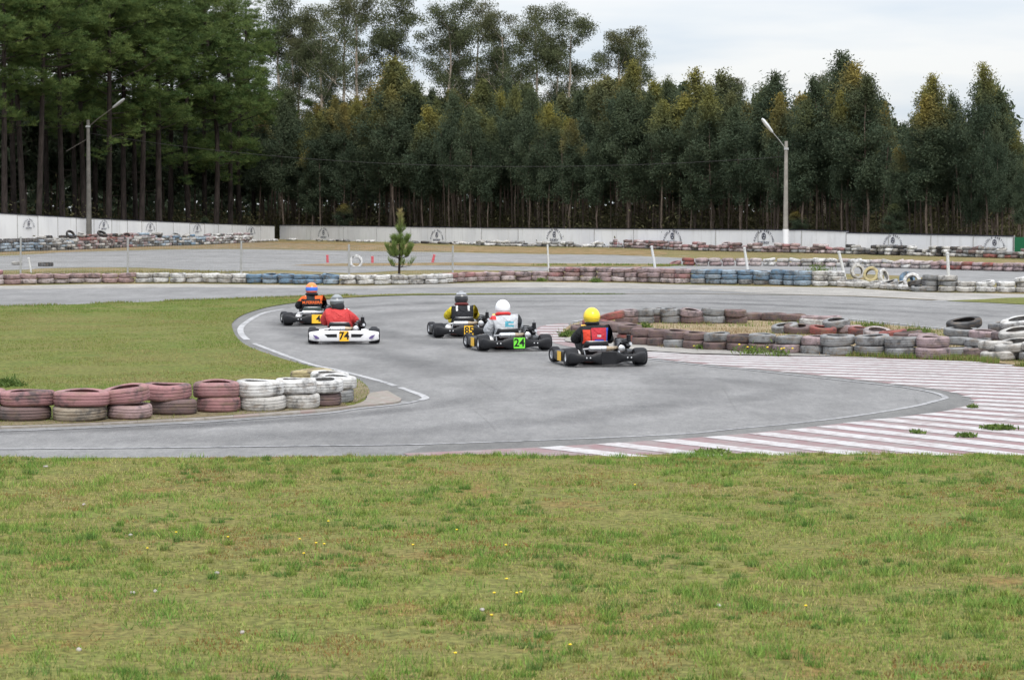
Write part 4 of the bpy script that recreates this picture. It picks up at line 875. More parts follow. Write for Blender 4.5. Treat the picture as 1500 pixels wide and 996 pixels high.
def driver(k, label, suit, hel, collar, lean=-.05, dz=0.0, sx=-.06, fwdl=0.0, bulk=1.0, visor=None, text=None, brace=1.0, hood=None, elb=None):
    me = bpy.data.meshes.new('person'); L = lean; f = fwdl
    J = {'pel': (sx, -.19, .175, .19, .135), 'sp': (sx + L * .2, -.255, .32, .185, .13), 'ch': (sx + L * .6, -.25 + f * .6, .47, .205, .125), 'nb': (sx + L * .9, -.215 + f, .575 + dz, .10, .085), 'nt': (sx + L, -.195 + f, .665 + dz, .07, .07)}
    E = [('pel', 'sp'), ('sp', 'ch'), ('ch', 'nb'), ('nb', 'nt')]
    for s_, t in ((-1, 'l'), (1, 'r')):
        J['sh' + t] = (sx + L * .8 + s_ * .175, -.225 + f, .535 + dz * .7, .092, .085); J['el' + t] = (sx + s_ * .305 + L * .3, -.06, .375, .068, .068); J['fa' + t] = (s_ * .20, .08, .405, .055, .055); J['wr' + t] = (s_ * .145, .155, .43, .038, .038)
        J['hi' + t] = (sx + s_ * .105, -.08, .165, .115, .105); J['kn' + t] = (sx * .5 + s_ * .185, .29, .335, .078, .078); J['sn' + t] = (s_ * .15, .47, .22, .06, .06); J['an' + t] = (s_ * .125, .62, .12, .045, .05)
        E += [('ch', 'sh' + t), ('sh' + t, 'el' + t), ('el' + t, 'fa' + t), ('fa' + t, 'wr' + t), ('pel', 'hi' + t), ('hi' + t, 'kn' + t), ('kn' + t, 'sn' + t), ('sn' + t, 'an' + t)]
    if elb: J['ell'] = elb
    names = list(J); me.from_pydata([J[n][:3] for n in names], [(names.index(a), names.index(b)) for a, b in E], []); me.update()
    o = link('person', me, suit); bm = bmesh.new(); bm.from_mesh(me); sl = bm.verts.layers.skin.verify()
    for v, n in zip(bm.verts, names): v[sl].radius = (J[n][3] * 1.12 * bulk, J[n][4] * 1.12 * bulk); v[sl].use_root = n == 'pel'
    bm.to_mesh(me); bm.free()
    o.modifiers.new('skin', 'SKIN'); sb = o.modifiers.new('sub', 'SUBSURF'); sb.levels = 2; sb.render_levels = 2
    o.modifiers['skin'].use_smooth_shade = True
    o.location = k.location; o.rotation_euler = k.rotation_euler; tag(o, label, 'person', 'kart drivers in the hairpin')
    # helmet: shell with chin bar, visor, rim
    hc = Vector((sx + L * 1.05, -.175 + f, .738 + dz)); mb = MB(); vs = []; nu, nv = 24, 14; fa = []
    for j in range(nv + 1):
        t = math.pi * (.0 + .80 * j / nv)
        for i in range(nu):
            a = 2 * math.pi * i / nu; x = .132 * math.sin(t) * math.cos(a); y_ = .150 * math.sin(t) * math.sin(a); z = .148 * math.cos(t)
            if z < 0: x *= 1 - .10 * (z / .13) ** 2
            if y_ > 0 and z < .02: y_ *= 1.13
            vs.append(hc + Vector((x, y_, z - (.03 * max(0, y_) / .15 if z < 0 else 0))))
    for j in range(nv):
        for i in range(nu): fa.append((j * nu + i, (j + 1) * nu + i, (j + 1) * nu + (i + 1) % nu, j * nu + (i + 1) % nu))
    h = mb.add(vs, fa).build('helmet', hel, o, 60); sm = h.modifiers.new('thickness', 'SOLIDIFY'); sm.thickness = .012; sm.offset = -1
    vv = []; ff = []
    for j in range(5):
        t = R(66 + 9 * j)
        for i in range(11):
            a = R(25 + 13 * i); vv.append(hc + Vector((.136 * math.sin(t) * math.cos(a), .157 * math.sin(t) * math.sin(a) * 1.02, .151 * math.cos(t))))
    for j in range(4):
        for i in range(10): ff.append((j * 11 + i, j * 11 + 11 + i, j * 11 + 12 + i, j * 11 + i + 1))
    MB().add(vv, ff).build('visor', BLKP, h, 60)
    if brace:
        rings = []
        for i in range(22):
            a = 2 * math.pi * i / 22; c = Vector((sx + L + .105 * math.cos(a) * brace, -.185 + f + .11 * math.sin(a) * brace, .632 + dz - .015 * math.sin(a))); rd = Vector((math.cos(a), math.sin(a), 0))
            rings.append([c + rd * .036 * math.cos(t) + Vector((0, 0, .030 * math.sin(t))) for t in np.linspace(0, 2 * math.pi, 9)[:-1]])
        MB().loft(rings, False, True).build('neck_brace', collar, o, 60)
    if hood: MB().ell((sx + L + .02, -.235 + f, .66 + dz), (.118, .11, .105), 14, 9).build('hood', hood, o)
    for s_ in (-1, 1):                                       # gloves: palm, four fingers round the rim, thumb
        g = MB(); g.ell((s_ * .148, .175, .437), (.030, .040, .026), 10, 7)
        for q in range(4):
            z0 = .415 + .015 * q; ln = (.9, 1.0, 1.05, .85)[q]; g.tube([(s_ * .150, .195, z0 + .008), (s_ * .157, .195 + .030 * ln, z0 + .012), (s_ * .140, .195 + .040 * ln, z0 + .012), (s_ * .122, .195 + .022 * ln, z0 + .012)], [.010, .0095, .009, .0075], 6)
        g.tube([(s_ * .138, .165, .450), (s_ * .120, .180, .462), (s_ * .108, .200, .460)], [.011, .010, .008], 6); g.build('glove', BLKP, o)
        b_ = MB(); b_.loft([[Vector((s_ * .125 + w_ * math.cos(t), y_ , z + hh * math.sin(t))) for t in np.linspace(0, 2 * math.pi, 11)[:-1]] for y_, z, w_, hh in ((.56, .13, .03, .04), (.585, .105, .045, .06), (.64, .095, .045, .05), (.70, .12, .045, .035), (.76, .155, .035, .022), (.78, .165, .015, .012))]); b_.build('boot', BLKP, o, 60)
    if text:
        me = T[text]; v = []
        for q in me.vertices:
            x = q.co.x; v.append((sx + x, -.395 - q.co.z * .5 + 1.2 * x * x + .0, .475 + q.co.y))
        MB().add(v, [tuple(p_.vertices) for p_ in me.polygons]).build('back_lettering', ORG, o, 0)
    return o
ORG = plain('orange_cloth', (.75, .14, .03), .7)
def helmet_mat(name, base, regs, rough=.28):
    m = M(name, rough, 0, .5); x, y_, z = m.sep(m.coord()); col = base; nz = m.math('MULTIPLY', m.math('SUBTRACT', m.noise(m.coord(), 9, 2), .5), .02)
    for lo, hi, c in regs:
        g = m.math('MULTIPLY', m.math('GREATER_THAN', m.math('ADD', z, nz), lo), m.math('LESS_THAN', m.math('ADD', z, nz), hi)); col = m.mix(g, col, c)
    return m.set('Base Color', col).m
BCL = plain('black_cloth', (.02, .021, .024), .85); RCL = plain('red_cloth', (.52, .035, .035), .75); DRC = plain('dark_red_cloth', (.13, .03, .03), .8)
k1 = kart(891, 537.5, R(12), 'black kart with plain black rear panel carrying the yellow-helmeted driver', dict(podplate=YEL, ex=.33, sx=-.10))
s1 = regions('black_red_blue_suit', (.018, .019, .022), [((('z', .30, .58), ('x', -.10, .13), ('y', None, -.15)), (.03, .08, .42)), ((('z', .34, .56), ('x', -.31, -.20), ('y', None, -.15)), (.62, .06, .03)), ((('z', .33, .585), ('a', None, .125), ('y', None, -.2)), (.46, .035, .05)), ((('z', .30, .40), ('a', None, .075), ('y', None, -.2)), (.03, .06, .42)), ((('z', .44, .475), ('a', None, .03), ('y', None, -.3)), (.5, .4, .42))])
driver(k1, 'driver in yellow helmet and black suit with red and blue back', s1, helmet_mat('yellow_helmet', (.82, .60, .03), [(.728, .735, (.2, .16, .02)), (.700, .707, (.2, .16, .02)), (.60, .655, (.02, .02, .02))]), BCL, -.035, .018, -.10, brace=.8)
k2 = kart(757, 515, R(14), 'black kart with green number plate 24', dict(plate=(GRN, '24', 0, .20), po=.03, podplate=YEL, pipe=TAN, sx=-.07, tank=WHT))
s2 = regions('pale_grey_suit', (.50, .52, .55), [((('z', .40, .50), ('x', -.13, .03), ('y', None, -.3)), (.10, .36, .46)), ((('z', .435, .465), ('x', -.07, .03), ('y', None, -.3)), (.50, .52, .55)), ((('z', .44, .60), ('x', -.50, -.27), ('z', .53, .7)), (.55, .05, .05))])
driver(k2, 'driver in plain white helmet with red neck brace and pale grey suit', s2, helmet_mat('white_helmet', (.78, .79, .82), [(.675, .683, (.2, .2, .24))]), RCL, -.05, -.01, -.07, bulk=1.06, elb=(-.40, -.14, .30, .085, .085))
k3 = kart(686, 495.5, R(8), 'black kart with yellow number plate 85', dict(plate=(YEL, '85', .01, .175), sx=-.04, tank=WHT))
s3 = regions('yellow_suit_black_vest', (.62, .50, .03), [((('z', .26, .62), ('a', None, .215), ('y', None, 0)), (.02, .021, .025)), ((('z', .50, .60), ('a', .095, .135), ('y', None, 0)), (.62, .63, .63)), ((('z', .0, .26),), (.05, .05, .05))])
driver(k3, 'driver in black vest with white straps over yellow sleeves', s3, helmet_mat('white_black_helmet', (.025, .026, .03), [(.825, .95, (.45, .47, .50)), (.845, .862, (.05, .05, .06)), (.79, .80, (.4, .4, .4))]), DRC, -.02, -.012, -.05)
k4 = kart(504, 504.5, R(4.5), 'kart with white slotted rear bumper and yellow number plate 74', dict(plate=(YEL, '74', 0, .17), white=1, pod=WHT, sx=-.08, ex=.24, tank=WHT))
s4 = regions('red_jacket', (.50, .045, .045), [((('z', .0, .24),), (.05, .05, .06)), ((('y', .10, 2),), (.06, .06, .07))], .55)
driver(k4, 'driver in grey helmet and puffy red jacket, hunched forward', s4, helmet_mat('grey_helmet', (.10, .11, .12), [(.765, .80, (.32, .34, .36)), (.84, .90, (.25, .27, .29)), (.60, .70, (.02, .02, .02))]), BCL, -.065, .0, -.055, .05, 1.16, brace=0, hood=BCL)
k5 = kart(461.5, 477.5, R(9), 'black kart with yellow plate 4 leading beside the grass edge', dict(plate=(YEL, '4', .025, .225), po=.04, pipe=SIL, sx=-.03, seat=plain('dark_green_shell', (.04, .06, .055), .35)))
s5 = regions('black_orange_suit', (.02, .021, .024), [((('z', .545, .66), ('a', .09, .5)), (.72, .13, .03)), ((('z', .50, .6), ('a', .20, .5)), (.72, .13, .03))])
driver(k5, 'driver in orange and blue helmet and black suit with orange shoulders', s5, helmet_mat('orange_blue_helmet', (.80, .22, .05), [(.72, .80, (.05, .16, .62)), (.60, .70, (.50, .04, .09))]), BCL, .0, .012, -.03, text='M.FERREIRA')

# ------------------------------------------------------------------ trees
def mk_leaf(name, dark, light, tip, tip_amt, trans=.25):
    m = M(name, .75, 0, .12); oi = m.n('ObjectInfo'); sh = m.n('Attribute', attribute_name='shade').outputs['Fac']; gz = m.sep(m.coord('Generated'))[2]; p = m.pos()
    cl = m.noise(p, .8, 3); f = m.math('ADD', m.math('MULTIPLY', sh, .38), m.math('MULTIPLY', cl, .62)); c = m.mix(m.ramp(f, (.25, 0), (.75, 1)), dark, light)
    rn = oi.outputs['Random']; c = m.mix(m.math('MULTIPLY', rn, .5), c, m.mix(1.0, c, (.72, .80, .88), 'MULTIPLY'))
    if tip_amt:
        t = m.math('ADD', gz, m.math('MULTIPLY', m.math('SUBTRACT', m.noise(p, .55, 4), .5), .9)); k = m.ramp(t, (.62, 0), (1.0, 1)); am = m.ramp(m.math('FRACT', m.math('MULTIPLY', rn, 7.31)), (.25, .08), (.75, tip_amt))
        c = m.mix(m.math('MULTIPLY', k, am), c, m.mix(m.math('FRACT', m.math('MULTIPLY', rn, 3.7)), tip, (tip[0] * 1.12, tip[1] * .84, tip[2])))
    m.set('Base Color', c); tr = m.n('BsdfTranslucent'); m.inp(tr, 0, c); ms = m.n('MixShader'); ms.inputs[0].default_value = trans
    m.t.links.new(m.b.outputs[0], ms.inputs[1]); m.t.links.new(tr.outputs[0], ms.inputs[2]); m.t.links.new(ms.outputs[0], m.t.nodes['Material Output'].inputs[0]); return m.m
LEAF_E = mk_leaf('eucalyptus_leaves', (.036, .056, .034), (.090, .115, .068), (.23, .235, .05), .85)
LEAF_T = mk_leaf('tall_eucalyptus_leaves', (.048, .062, .032), (.125, .14, .066), (.15, .14, .06), .3)
LEAF_P = mk_leaf('pine_needles', (.044, .086, .028), (.145, .19, .056), (.15, .19, .06), .3, .3)
LEAF_Y = mk_leaf('young_pine_needles', (.10, .16, .045), (.24, .31, .10), (.40, .38, .18), .9, .35)
LEAF_S = mk_leaf('undergrowth_leaves', (.055, .055, .026), (.14, .125, .06), (.16, .15, .05), .3)
def mk_bark(name, a, b):
    m = M(name, .9, 0, .15); p = m.coord(); n = m.noise(m.scale(p, (1, 1, .22)), 7, 5, .65); return m.set('Base Color', m.mix(m.ramp(n, (.35, 0), (.65, 1)), a, b)).bump(n, .6, .03).m
BARK_P = mk_bark('pine_bark', (.016, .013, .012), (.05, .04, .036)); BARK_E = mk_bark('young_eucalyptus_bark', (.055, .042, .034), (.15, .12, .098)); BARK_T = mk_bark('pale_eucalyptus_bark', (.20, .16, .125), (.42, .37, .31))
def unit(n):
    v = rng.normal(size=(n, 3)); return v / np.linalg.norm(v, axis=1)[:, None]
def leaf_quads(c, L, W, droop=.5):
    n = len(c); a = unit(n); a[:, 2] -= droop; a /= np.linalg.norm(a, axis=1)[:, None]; b = np.cross(a, unit(n)); b /= np.linalg.norm(b, axis=1)[:, None] + 1e-9
    L = L * (.7 + .6 * rng.random((n, 1))); W = W * (.7 + .6 * rng.random((n, 1)))
    v = np.stack([c - a * L / 2, c + b * W / 2, c + a * L / 2, c - b * W / 2], 1).reshape(-1, 3); return v, np.repeat(rng.random(n), 4)
def quads_mesh(name, v, sh, mat):
    me = np_mesh(name, v, np.arange(len(v)).reshape(-1, 4), attr=sh); me.materials.append(mat); return me
def euc_young(seed, H=14.0, nl=11000):
    r_ = random.Random(seed); bend = [(r_.uniform(-.25, .25), r_.uniform(-.25, .25)) for _ in range(5)]
    def ax(t): i = min(int(t * 4), 3); f = t * 4 - i; return np.array([bend[i][0] * (1 - f) + bend[i + 1][0] * f, bend[i][1] * (1 - f) + bend[i + 1][1] * f, t * H])
    bend[0] = (0, 0); tb = MB(); tb.tube([ax(t) - np.array([0, 0, .1 if t == 0 else 0]) for t in np.linspace(0, .97, 9)], [.085 * (1 - t) ** .8 + .012 for t in np.linspace(0, .97, 9)], 7)
    cen = []; base = r_.uniform(.26, .40); nb = 46; shape = r_.random()
    for i in range(nb):
        t = base + (1 - base) * (i + r_.random()) / nb; u = (t - base) / (1 - base); prof = (math.sin(math.pi * min(1, u * .95 + .10)) ** .7) * (1 - .35 * u) if shape < .8 else (1 - u) ** .6 * (.55 + .45 * min(1, u * 4))
        Lb = (.22 + 1.7 * prof) * r_.uniform(.55, 1.25); az = r_.random() * 6.28; up = r_.uniform(.25, .9); p0 = ax(t); p1 = p0 + np.array([math.cos(az) * Lb, math.sin(az) * Lb, Lb * up])
        if i % 2 == 0: tb.tube([p0, (p0 + p1) / 2 + np.array([0, 0, -.05]), p1], [.028, .018, .006], 4, False)
        m = int(nl / nb * (.4 + prof)); s_ = np.sqrt(np.random.default_rng(seed * 97 + i).random((m, 1))); sp = .16 + .17 * s_
        cen.append(p0 + (p1 - p0) * s_ + np.clip(rng.normal(size=(m, 3)), -1.7, 1.7) * sp * np.array([1, 1, 1.25]))
    for i in range(6):                                   # wispy leading shoot
        t = .93 + .07 * i / 5; cen.append(ax(min(t, 1)) + np.clip(rng.normal(size=(60, 3)), -1.6, 1.6) * np.array([.15, .15, .30]))
    for i in range(9):                                   # dead twigs low on the stem
        t = r_.uniform(.08, base + .05); az = r_.random() * 6.28; p0 = ax(t); tb.tube([p0, p0 + np.array([math.cos(az) * .7, math.sin(az) * .7, r_.uniform(.1, .5)])], [.012, .004], 3, False)
    c = np.concatenate(cen); return tb.mesh('trunk'), c
EUC = []
for s_ in range(7):
    tm, c = euc_young(s_ + 1); tm.materials.append(BARK_E); v, sh = leaf_quads(c, .25, .075, .8); EUC.append((tm, quads_mesh('crown', v, sh, LEAF_E), c))
def euc_tall(seed, H=24.0):
    r_ = random.Random(seed); tb = MB(); cen = []
    ln = [np.array([0, 0, -.1])]; dx = r_.uniform(-.03, .03)
    for i in range(1, 11): ln.append(np.array([dx * i * 2.4 + r_.uniform(-.12, .12), r_.uniform(-.12, .12), H * .93 * i / 10]))
    tb.tube(ln, [.27 * (1 - i / 10.6) ** .75 + .02 for i in range(11)], 9)
    def clump(e, rr):
        n = int(190 * rr * rr); g = np.clip(rng.normal(size=(n, 3)), -1.6, 1.6) * np.array([.55, .55, .36]) * rr; cen.append(g + e)
    def limb(p, d, L, r0, depth):
        q = p + d * L * .5 + np.array([0, 0, L * .02]); e = p + d * L + np.array([0, 0, L * .12]); tb.tube([p, q, e], [r0, r0 * .75, r0 * .5], 5, False)
        if depth == 0 or L < .8: clump(e, r_.uniform(.5, 1.15)); return
        for k in range(r_.choice((2, 3, 3))):
            az = r_.random() * 6.28; dd = d * .75 + np.array([math.cos(az), math.sin(az), r_.uniform(-.1, .6)]) * .68; dd /= np.linalg.norm(dd); limb(e if k < 2 else q, dd, L * r_.uniform(.48, .70), r0 * .5, depth - 1)
        if r_.random() < .4: clump(q, r_.uniform(.4, .8))
    for i in range(14):
        t = r_.uniform(.54, .95) if i > 2 else .98; k = t * 10; j = min(int(k), 9); p = ln[j] + (ln[j + 1] - ln[j]) * (k - j)
        az = 2.4 * i + r_.uniform(-.5, .5); up = r_.uniform(.5, 1.3); d = np.array([math.cos(az), math.sin(az), up]); d /= np.linalg.norm(d); limb(p, d, (1.25 - t * .72) * r_.uniform(2.2, 3.6), .07 * (1.25 - t), 2 if i % 4 else 3)
    c = np.concatenate(cen); v, sh = leaf_quads(c, .25, .075, .8); m_ = tb.mesh('trunk'); m_.materials.append(BARK_T); return m_, quads_mesh('crown', v, sh, LEAF_T)
TALL = [euc_tall(s_ + 3) for s_ in range(5)]
def pine(seed, base, H=23.0):
    r_ = random.Random(seed); tb = MB(); ln = [np.array([0, 0, -.1])]; w1, w2 = r_.uniform(-.35, .35), r_.uniform(-.3, .3)
    for i in range(1, 11): ln.append(np.array([w1 * math.sin(i * .55) * i / 6, w2 * math.sin(i * .4 + 1) * i / 6, H * .97 * i / 10]))
    tb.tube(ln, [.23 * (1 - i / 11.5) ** .7 + .02 for i in range(11)], 9); tuft = []
    def at(t): k = t * 10; j = min(int(k), 9); return ln[j] + (ln[j + 1] - ln[j]) * (k - j)
    for i in range(44):
        t = base + (1 - base) * ((i + r_.random()) / 44) ** 1.05 - (r_.uniform(.0, .14) if i < 7 else 0); u = max(0, (t - base) / (1 - base)); L = (1.2 + 3.4 * (1 - u) ** .7 * min(1, .35 + u * 4)) * r_.uniform(.6, 1.15); az = i * 2.4 + r_.uniform(-.6, .6); up = r_.uniform(-.05, .45) + u * .45
        p = at(t); d = np.array([math.cos(az), math.sin(az), up]); q = p + d * L * .55; e = p + d * L + np.array([0, 0, L * .12]); tb.tube([p, q, e], [.05 * (1.2 - u * .6), .035, .012], 5, False)
        
        for sub in range(r_.choice((2, 3, 3, 4))):
            cs = p + (e - p) * r_.uniform(.45, 1.1) + np.array([r_.gauss(0, .5), r_.gauss(0, .5), r_.gauss(.1, .2)]); m = int(5.6 * L * r_.uniform(.3, 1.5)) + 3
            tuft.append(cs + rng.normal(size=(m, 3)) * np.array([.36, .36, .24]))
    for i in range(14):
        t = r_.uniform(.12, base); az = r_.random() * 6.28; p = at(t); L = r_.uniform(.4, 1.7); tb.tube([p, p + np.array([math.cos(az) * L, math.sin(az) * L, r_.uniform(-.2, .5)])], [.022, .006], 4, False)
    tf = np.concatenate(tuft); k = 19; c = np.repeat(tf, k, 0); d = unit(len(c)); d[:, 2] = np.abs(d[:, 2]) * .9 + .12; d /= np.linalg.norm(d, axis=1)[:, None]
    Ln = .42 * (.7 + .5 * rng.random((len(c), 1))); b = np.cross(d, unit(len(c))); b /= np.linalg.norm(b, axis=1)[:, None] + 1e-9; W = .017
    v = np.stack([c - b * W * .4, c + d * Ln * .5 + b * W, c + d * Ln, c + d * Ln * .5 - b * W], 1).reshape(-1, 3)
    m_ = tb.mesh('trunk'); m_.materials.append(BARK_P); return m_, quads_mesh('crown', v, np.repeat(np.repeat(rng.random(len(tf)), k), 4), LEAF_P)
PINE = [pine(11 + i, b) for i, b in enumerate((.60, .54, .47, .40, .34))]
def tree(name, pair, base, H, H0, label, group, rz=None, lean=(0, 0), wide=1.0):
    root = empty(name, base, random.random() * 6.28 if rz is None else rz); s_ = H / H0; root.scale = (s_ * wide, s_ * wide, s_); root.rotation_euler.x, root.rotation_euler.y = lean
    tag(root, label, 'tree', group); link('trunk', pair[0], None, root); link('crown', pair[1], None, root); return root
# pines behind the left wall: (trunk foot px, metres behind the wall, top row px, lean, trunk label)
PN = [(-60, 5, -70, 0), (7, 4, -95, 0), (22, 14, -40, 0), (37, 5, -60, -.02), (56, 3, -75, .045), (93, 7, -60, -.01), (111, 14, -30, 0), (124, 9, -55, -.015), (140, 22, -20, 0), (159, 5, -50, .055), (182, 7, -45, .03), (200, 13, -30, .01), (207, 4, -38, .035), (234, 3, -52, .025), (250, 15, -15, 0), (278, 10, -12, .01), (300, 18, -2, .0), (317, 5, -28, -.01), (338, 6, -5, -.005), (352, 14, 2, .01), (-25, 16, -50, 0), (70, 20, -30, 0), (372, 22, 38, 0)]
for i, (px, dz_, ty_, ln) in enumerate(PN):
    Z = WL(px) + dz_; b = Vector((GX(px, Z), Z, 0)); H = P(px, ty_, Z).z
    lab = 'pine with thick leaning dark trunk right behind the left wall' if abs(ln) > .02 else ('straight dark pine trunk close behind the left wall' if dz_ < 10 else 'thinner pine standing deeper in the shade behind the left wall')
    tree('pine_tree', PINE[(i % 2) if px < 125 else (1 + i % 2 if px < 262 else 3 + i % 2)], b, H, 23.0, lab, {True: 'leaning pines'}.get(abs(ln) > .02, 'front pines' if dz_ < 10 else 'deeper pines'), lean=(random.uniform(-.02, .02), ln + random.uniform(-.022, .022)), wide=random.uniform(.95, 1.15))
TOP = [(-300, 60), (300, 120), (400, 120), (450, 150), (500, 132), (540, 135), (570, 92), (600, 104), (640, 122), (700, 116), (760, 112), (800, 126), (850, 118), (920, 100), (960, 106), (1020, 112), (1060, 118), (1095, 150), (1112, 130), (1130, 116), (1160, 140), (1190, 118), (1230, 96), (1270, 116), (1310, 165), (1330, 175), (1352, 128), (1368, 120), (1390, 145), (1415, 170), (1445, 104), (1475, 150), (1495, 222), (1560, 190), (1650, 170), (2000, 150)]
LM = [(520, 'by the gap in the walls'), (660, 'beyond the young pine'), (905, 'behind the white wall-foot tyres'), (1090, 'behind the red wall-foot tyres'), (1239, 'around the whitewashed lamp post'), (1486, 'behind the stepped wall end'), (9999, 'behind the green fence')]
def landmark(px): return next(t for l, t in LM if px < l)
def euc_at(px, dz_, ty_, kind):
    Z = WR(px) + dz_; b = Vector((GX(px, Z), Z, 0)); H = max(5, P(px, ty_, Z).z); side = 'pale wall with the emblems'
    lm = landmark(px); rk = ('front', 'middle', 'rear')[kind]; lab = f'slender young eucalyptus in the {rk} rank {lm}'
    return tree('eucalyptus_tree', EUC[random.randrange(7)][:2], b, H, 14.0, lab, f'{rk} rank eucalyptus {lm}', lean=(random.uniform(-.02, .02), random.uniform(-.035, .035)), wide=random.uniform(.75, 1.35))
ne = 0
for r_i, (d0, step, lo, hi, kind) in enumerate(((4.5, 37, 20, 80, 0), (8, 38, 12, 60, 0), (12, 39, 8, 45, 1), (16, 40, 4, 35, 1), (21, 42, 4, 28, 2))):
    px = 385 + r_i * 11
    while px < 1640:
        k = px + random.uniform(-11, 11); euc_at(k, d0 + random.uniform(-1.3, 1.3), interp(k, TOP) + random.uniform(lo, hi), kind); ne += 1
        px += step * WR(700) / WR(px) * random.uniform(.85, 1.15)
for px, ty_, d0 in ((571, 92, 6), (586, 104, 9), (918, 98, 7), (1231, 84, 8), (1243, 100, 6), (1270, 116, 5), (1366, 117, 6), (1446, 101, 5), (1436, 128, 7), (1466, 140, 8), (1128, 112, 9), (1352, 135, 9), (1195, 118, 5), (1060, 112, 10), (1020, 108, 10), (1390, 143, 8)):
    euc_at(px, d0, ty_, 0)
TL_ = [(412, 26, -6, 0), (440, 30, 30, 1), (470, 24, 12, 2), (523, 20, -22, 3), (505, 34, -5, 4), (588, 26, -12, 0), (660, 24, 2, 1), (690, 30, 8, 3), (668, 32, 40, 4), (745, 26, 22, 2), (788, 22, 13, 0), (832, 26, 16, 4), (815, 34, 45, 3), (905, 22, 44, 1), (940, 30, 60, 2), (1205, 24, 112, 4), (1070, 28, 118, 0), (430, 22, 60, 2), (720, 28, 75, 0)]
for px, d0, ty_, v in TL_:
    Z = WR(px) + d0; b = Vector((GX(px, Z), Z, 0)); H = P(px, ty_, Z).z
    tree('eucalyptus_tree', TALL[v], b, H * .97, 24.0, f'tall old eucalyptus with airy tufted crown above the plantation {landmark(px)}', f'tall old eucalyptus {landmark(px)}', lean=(0, random.uniform(-.03, .03)), wide=.95 if ty_ < 100 else .85)
# the rest of the wood, too dense and dark to count: stems and foliage as one mass
wv, wsh = [], []; tb = MB()
def mass(px, Z, H):
    c = EUC[random.randrange(7)][2]; c = c[rng.random(len(c)) < .34]; s_ = H / 14; a = random.random() * 6.28; R2 = np.array([[math.cos(a), -math.sin(a), 0], [math.sin(a), math.cos(a), 0], [0, 0, 1]])
    c = (c @ R2.T) * np.array([s_ * 1.3, s_ * 1.3, s_]) + np.array([GX(px, Z), Z, 0]); v, sh = leaf_quads(c, .52, .19, .5); wv.append(v); wsh.append(sh)
    x = GX(px, Z); tb.tube([(x, Z, -.1), (x + random.uniform(-.3, .3), Z, H * .9)], [.11, .03], 5, False)
for d0, st_, lo in ((27, 44, 12), (33, 46, 16), (40, 48, 20), (48, 52, 26)):
    px = -330.0
    while px < 1760:
        k = px + random.uniform(-14, 14); Z = (WL(k) if k < 400 else WR(k)) + d0 + random.uniform(-2, 2); H = max(6, P(k, interp(k, TOP) + lo + random.uniform(0, 30), Z).z); mass(k, Z, H); px += st_ * random.uniform(.8, 1.2)
for i in range(1500):                                    # low thicket closing the depths of the wood
    k = random.uniform(-330, 1760); Z = (WL(k) if k < 400 else WR(k)) + random.uniform(44, 74); z0 = random.uniform(0, 8.5 if k < 1230 else 4.5); n = 34
    v, sh = leaf_quads(rng.normal(size=(n, 3)) * np.array([1.5, .8, 1.0]) + np.array([GX(k, Z), Z, z0]), .9, .42, .2); wv.append(v); wsh.append(sh)
for i in range(420):                                     # extra bare stems between the ranks
    k = random.uniform(385, 1640); Z = WR(k) + random.uniform(6, 34); x = GX(k, Z); H = min(random.uniform(5, 9), max(3, P(k, interp(k, TOP) + 75, Z).z)); e = random.uniform(-.5, .5); tb.tube([(x, Z, -.1), (x + e * .4, Z, H * .5), (x + e, Z, H)], [.045, .04, .025], 5, False)
wd_ = empty('distant_woodland', (0, 190, 0)); wd_.location = (0, 0, 0); tag(wd_, 'dense dark mass of the wood beyond the front ranks of trees', 'woodland', kind='stuff')
link('foliage', quads_mesh('foliage', np.concatenate(wv), np.concatenate(wsh), LEAF_E), None, wd_)['kind'] = 'stuff'
tb.build('stems', BARK_E, wd_)['kind'] = 'stuff'
# undergrowth behind the walls
uc = []
for i in range(1000):
    k = random.uniform(-260, 1640); left = k < 405; Z = (WL(k) if left else WR(k)) + random.uniform(7, 42); h = random.uniform(.6, 3.6) * (1.35 if random.random() < .12 else 1)
    n = int(130 * h); c = rng.normal(size=(n, 3)) * np.array([.5, .5, .30]) * h * .75; c[:, 2] = np.abs(c[:, 2]) * 1.6; uc.append(c + np.array([GX(k, Z), Z, 0]))
v, sh = leaf_quads(np.concatenate(uc), .26, .10, .1)
tag(link('undergrowth', quads_mesh('undergrowth', v, sh, LEAF_S)), 'scrubby undergrowth among the tree stems behind the walls', 'undergrowth', kind='stuff')
# small leafy saplings showing over the wall
for px, d0, top, lb in ((504, 3, 300, 'pale green leafy sapling showing over the low white wall'), (1166, 3, 312, 'bushy sapling over the wall near the whitewashed lamp post'), (1310, 3, 300, 'leafy green sapling over the stepped wall end'), (300, 4, 318, 'low sapling between pines by the wall gap')):
    Z = (WR(px) if px > 402 else WL(px)) + d0; H = P(px, top, Z).z; tree('sapling', EUC[px % 7][:2], Vector((GX(px, Z), Z, 0)), H, 14.0, lb, None, wide=2.2)
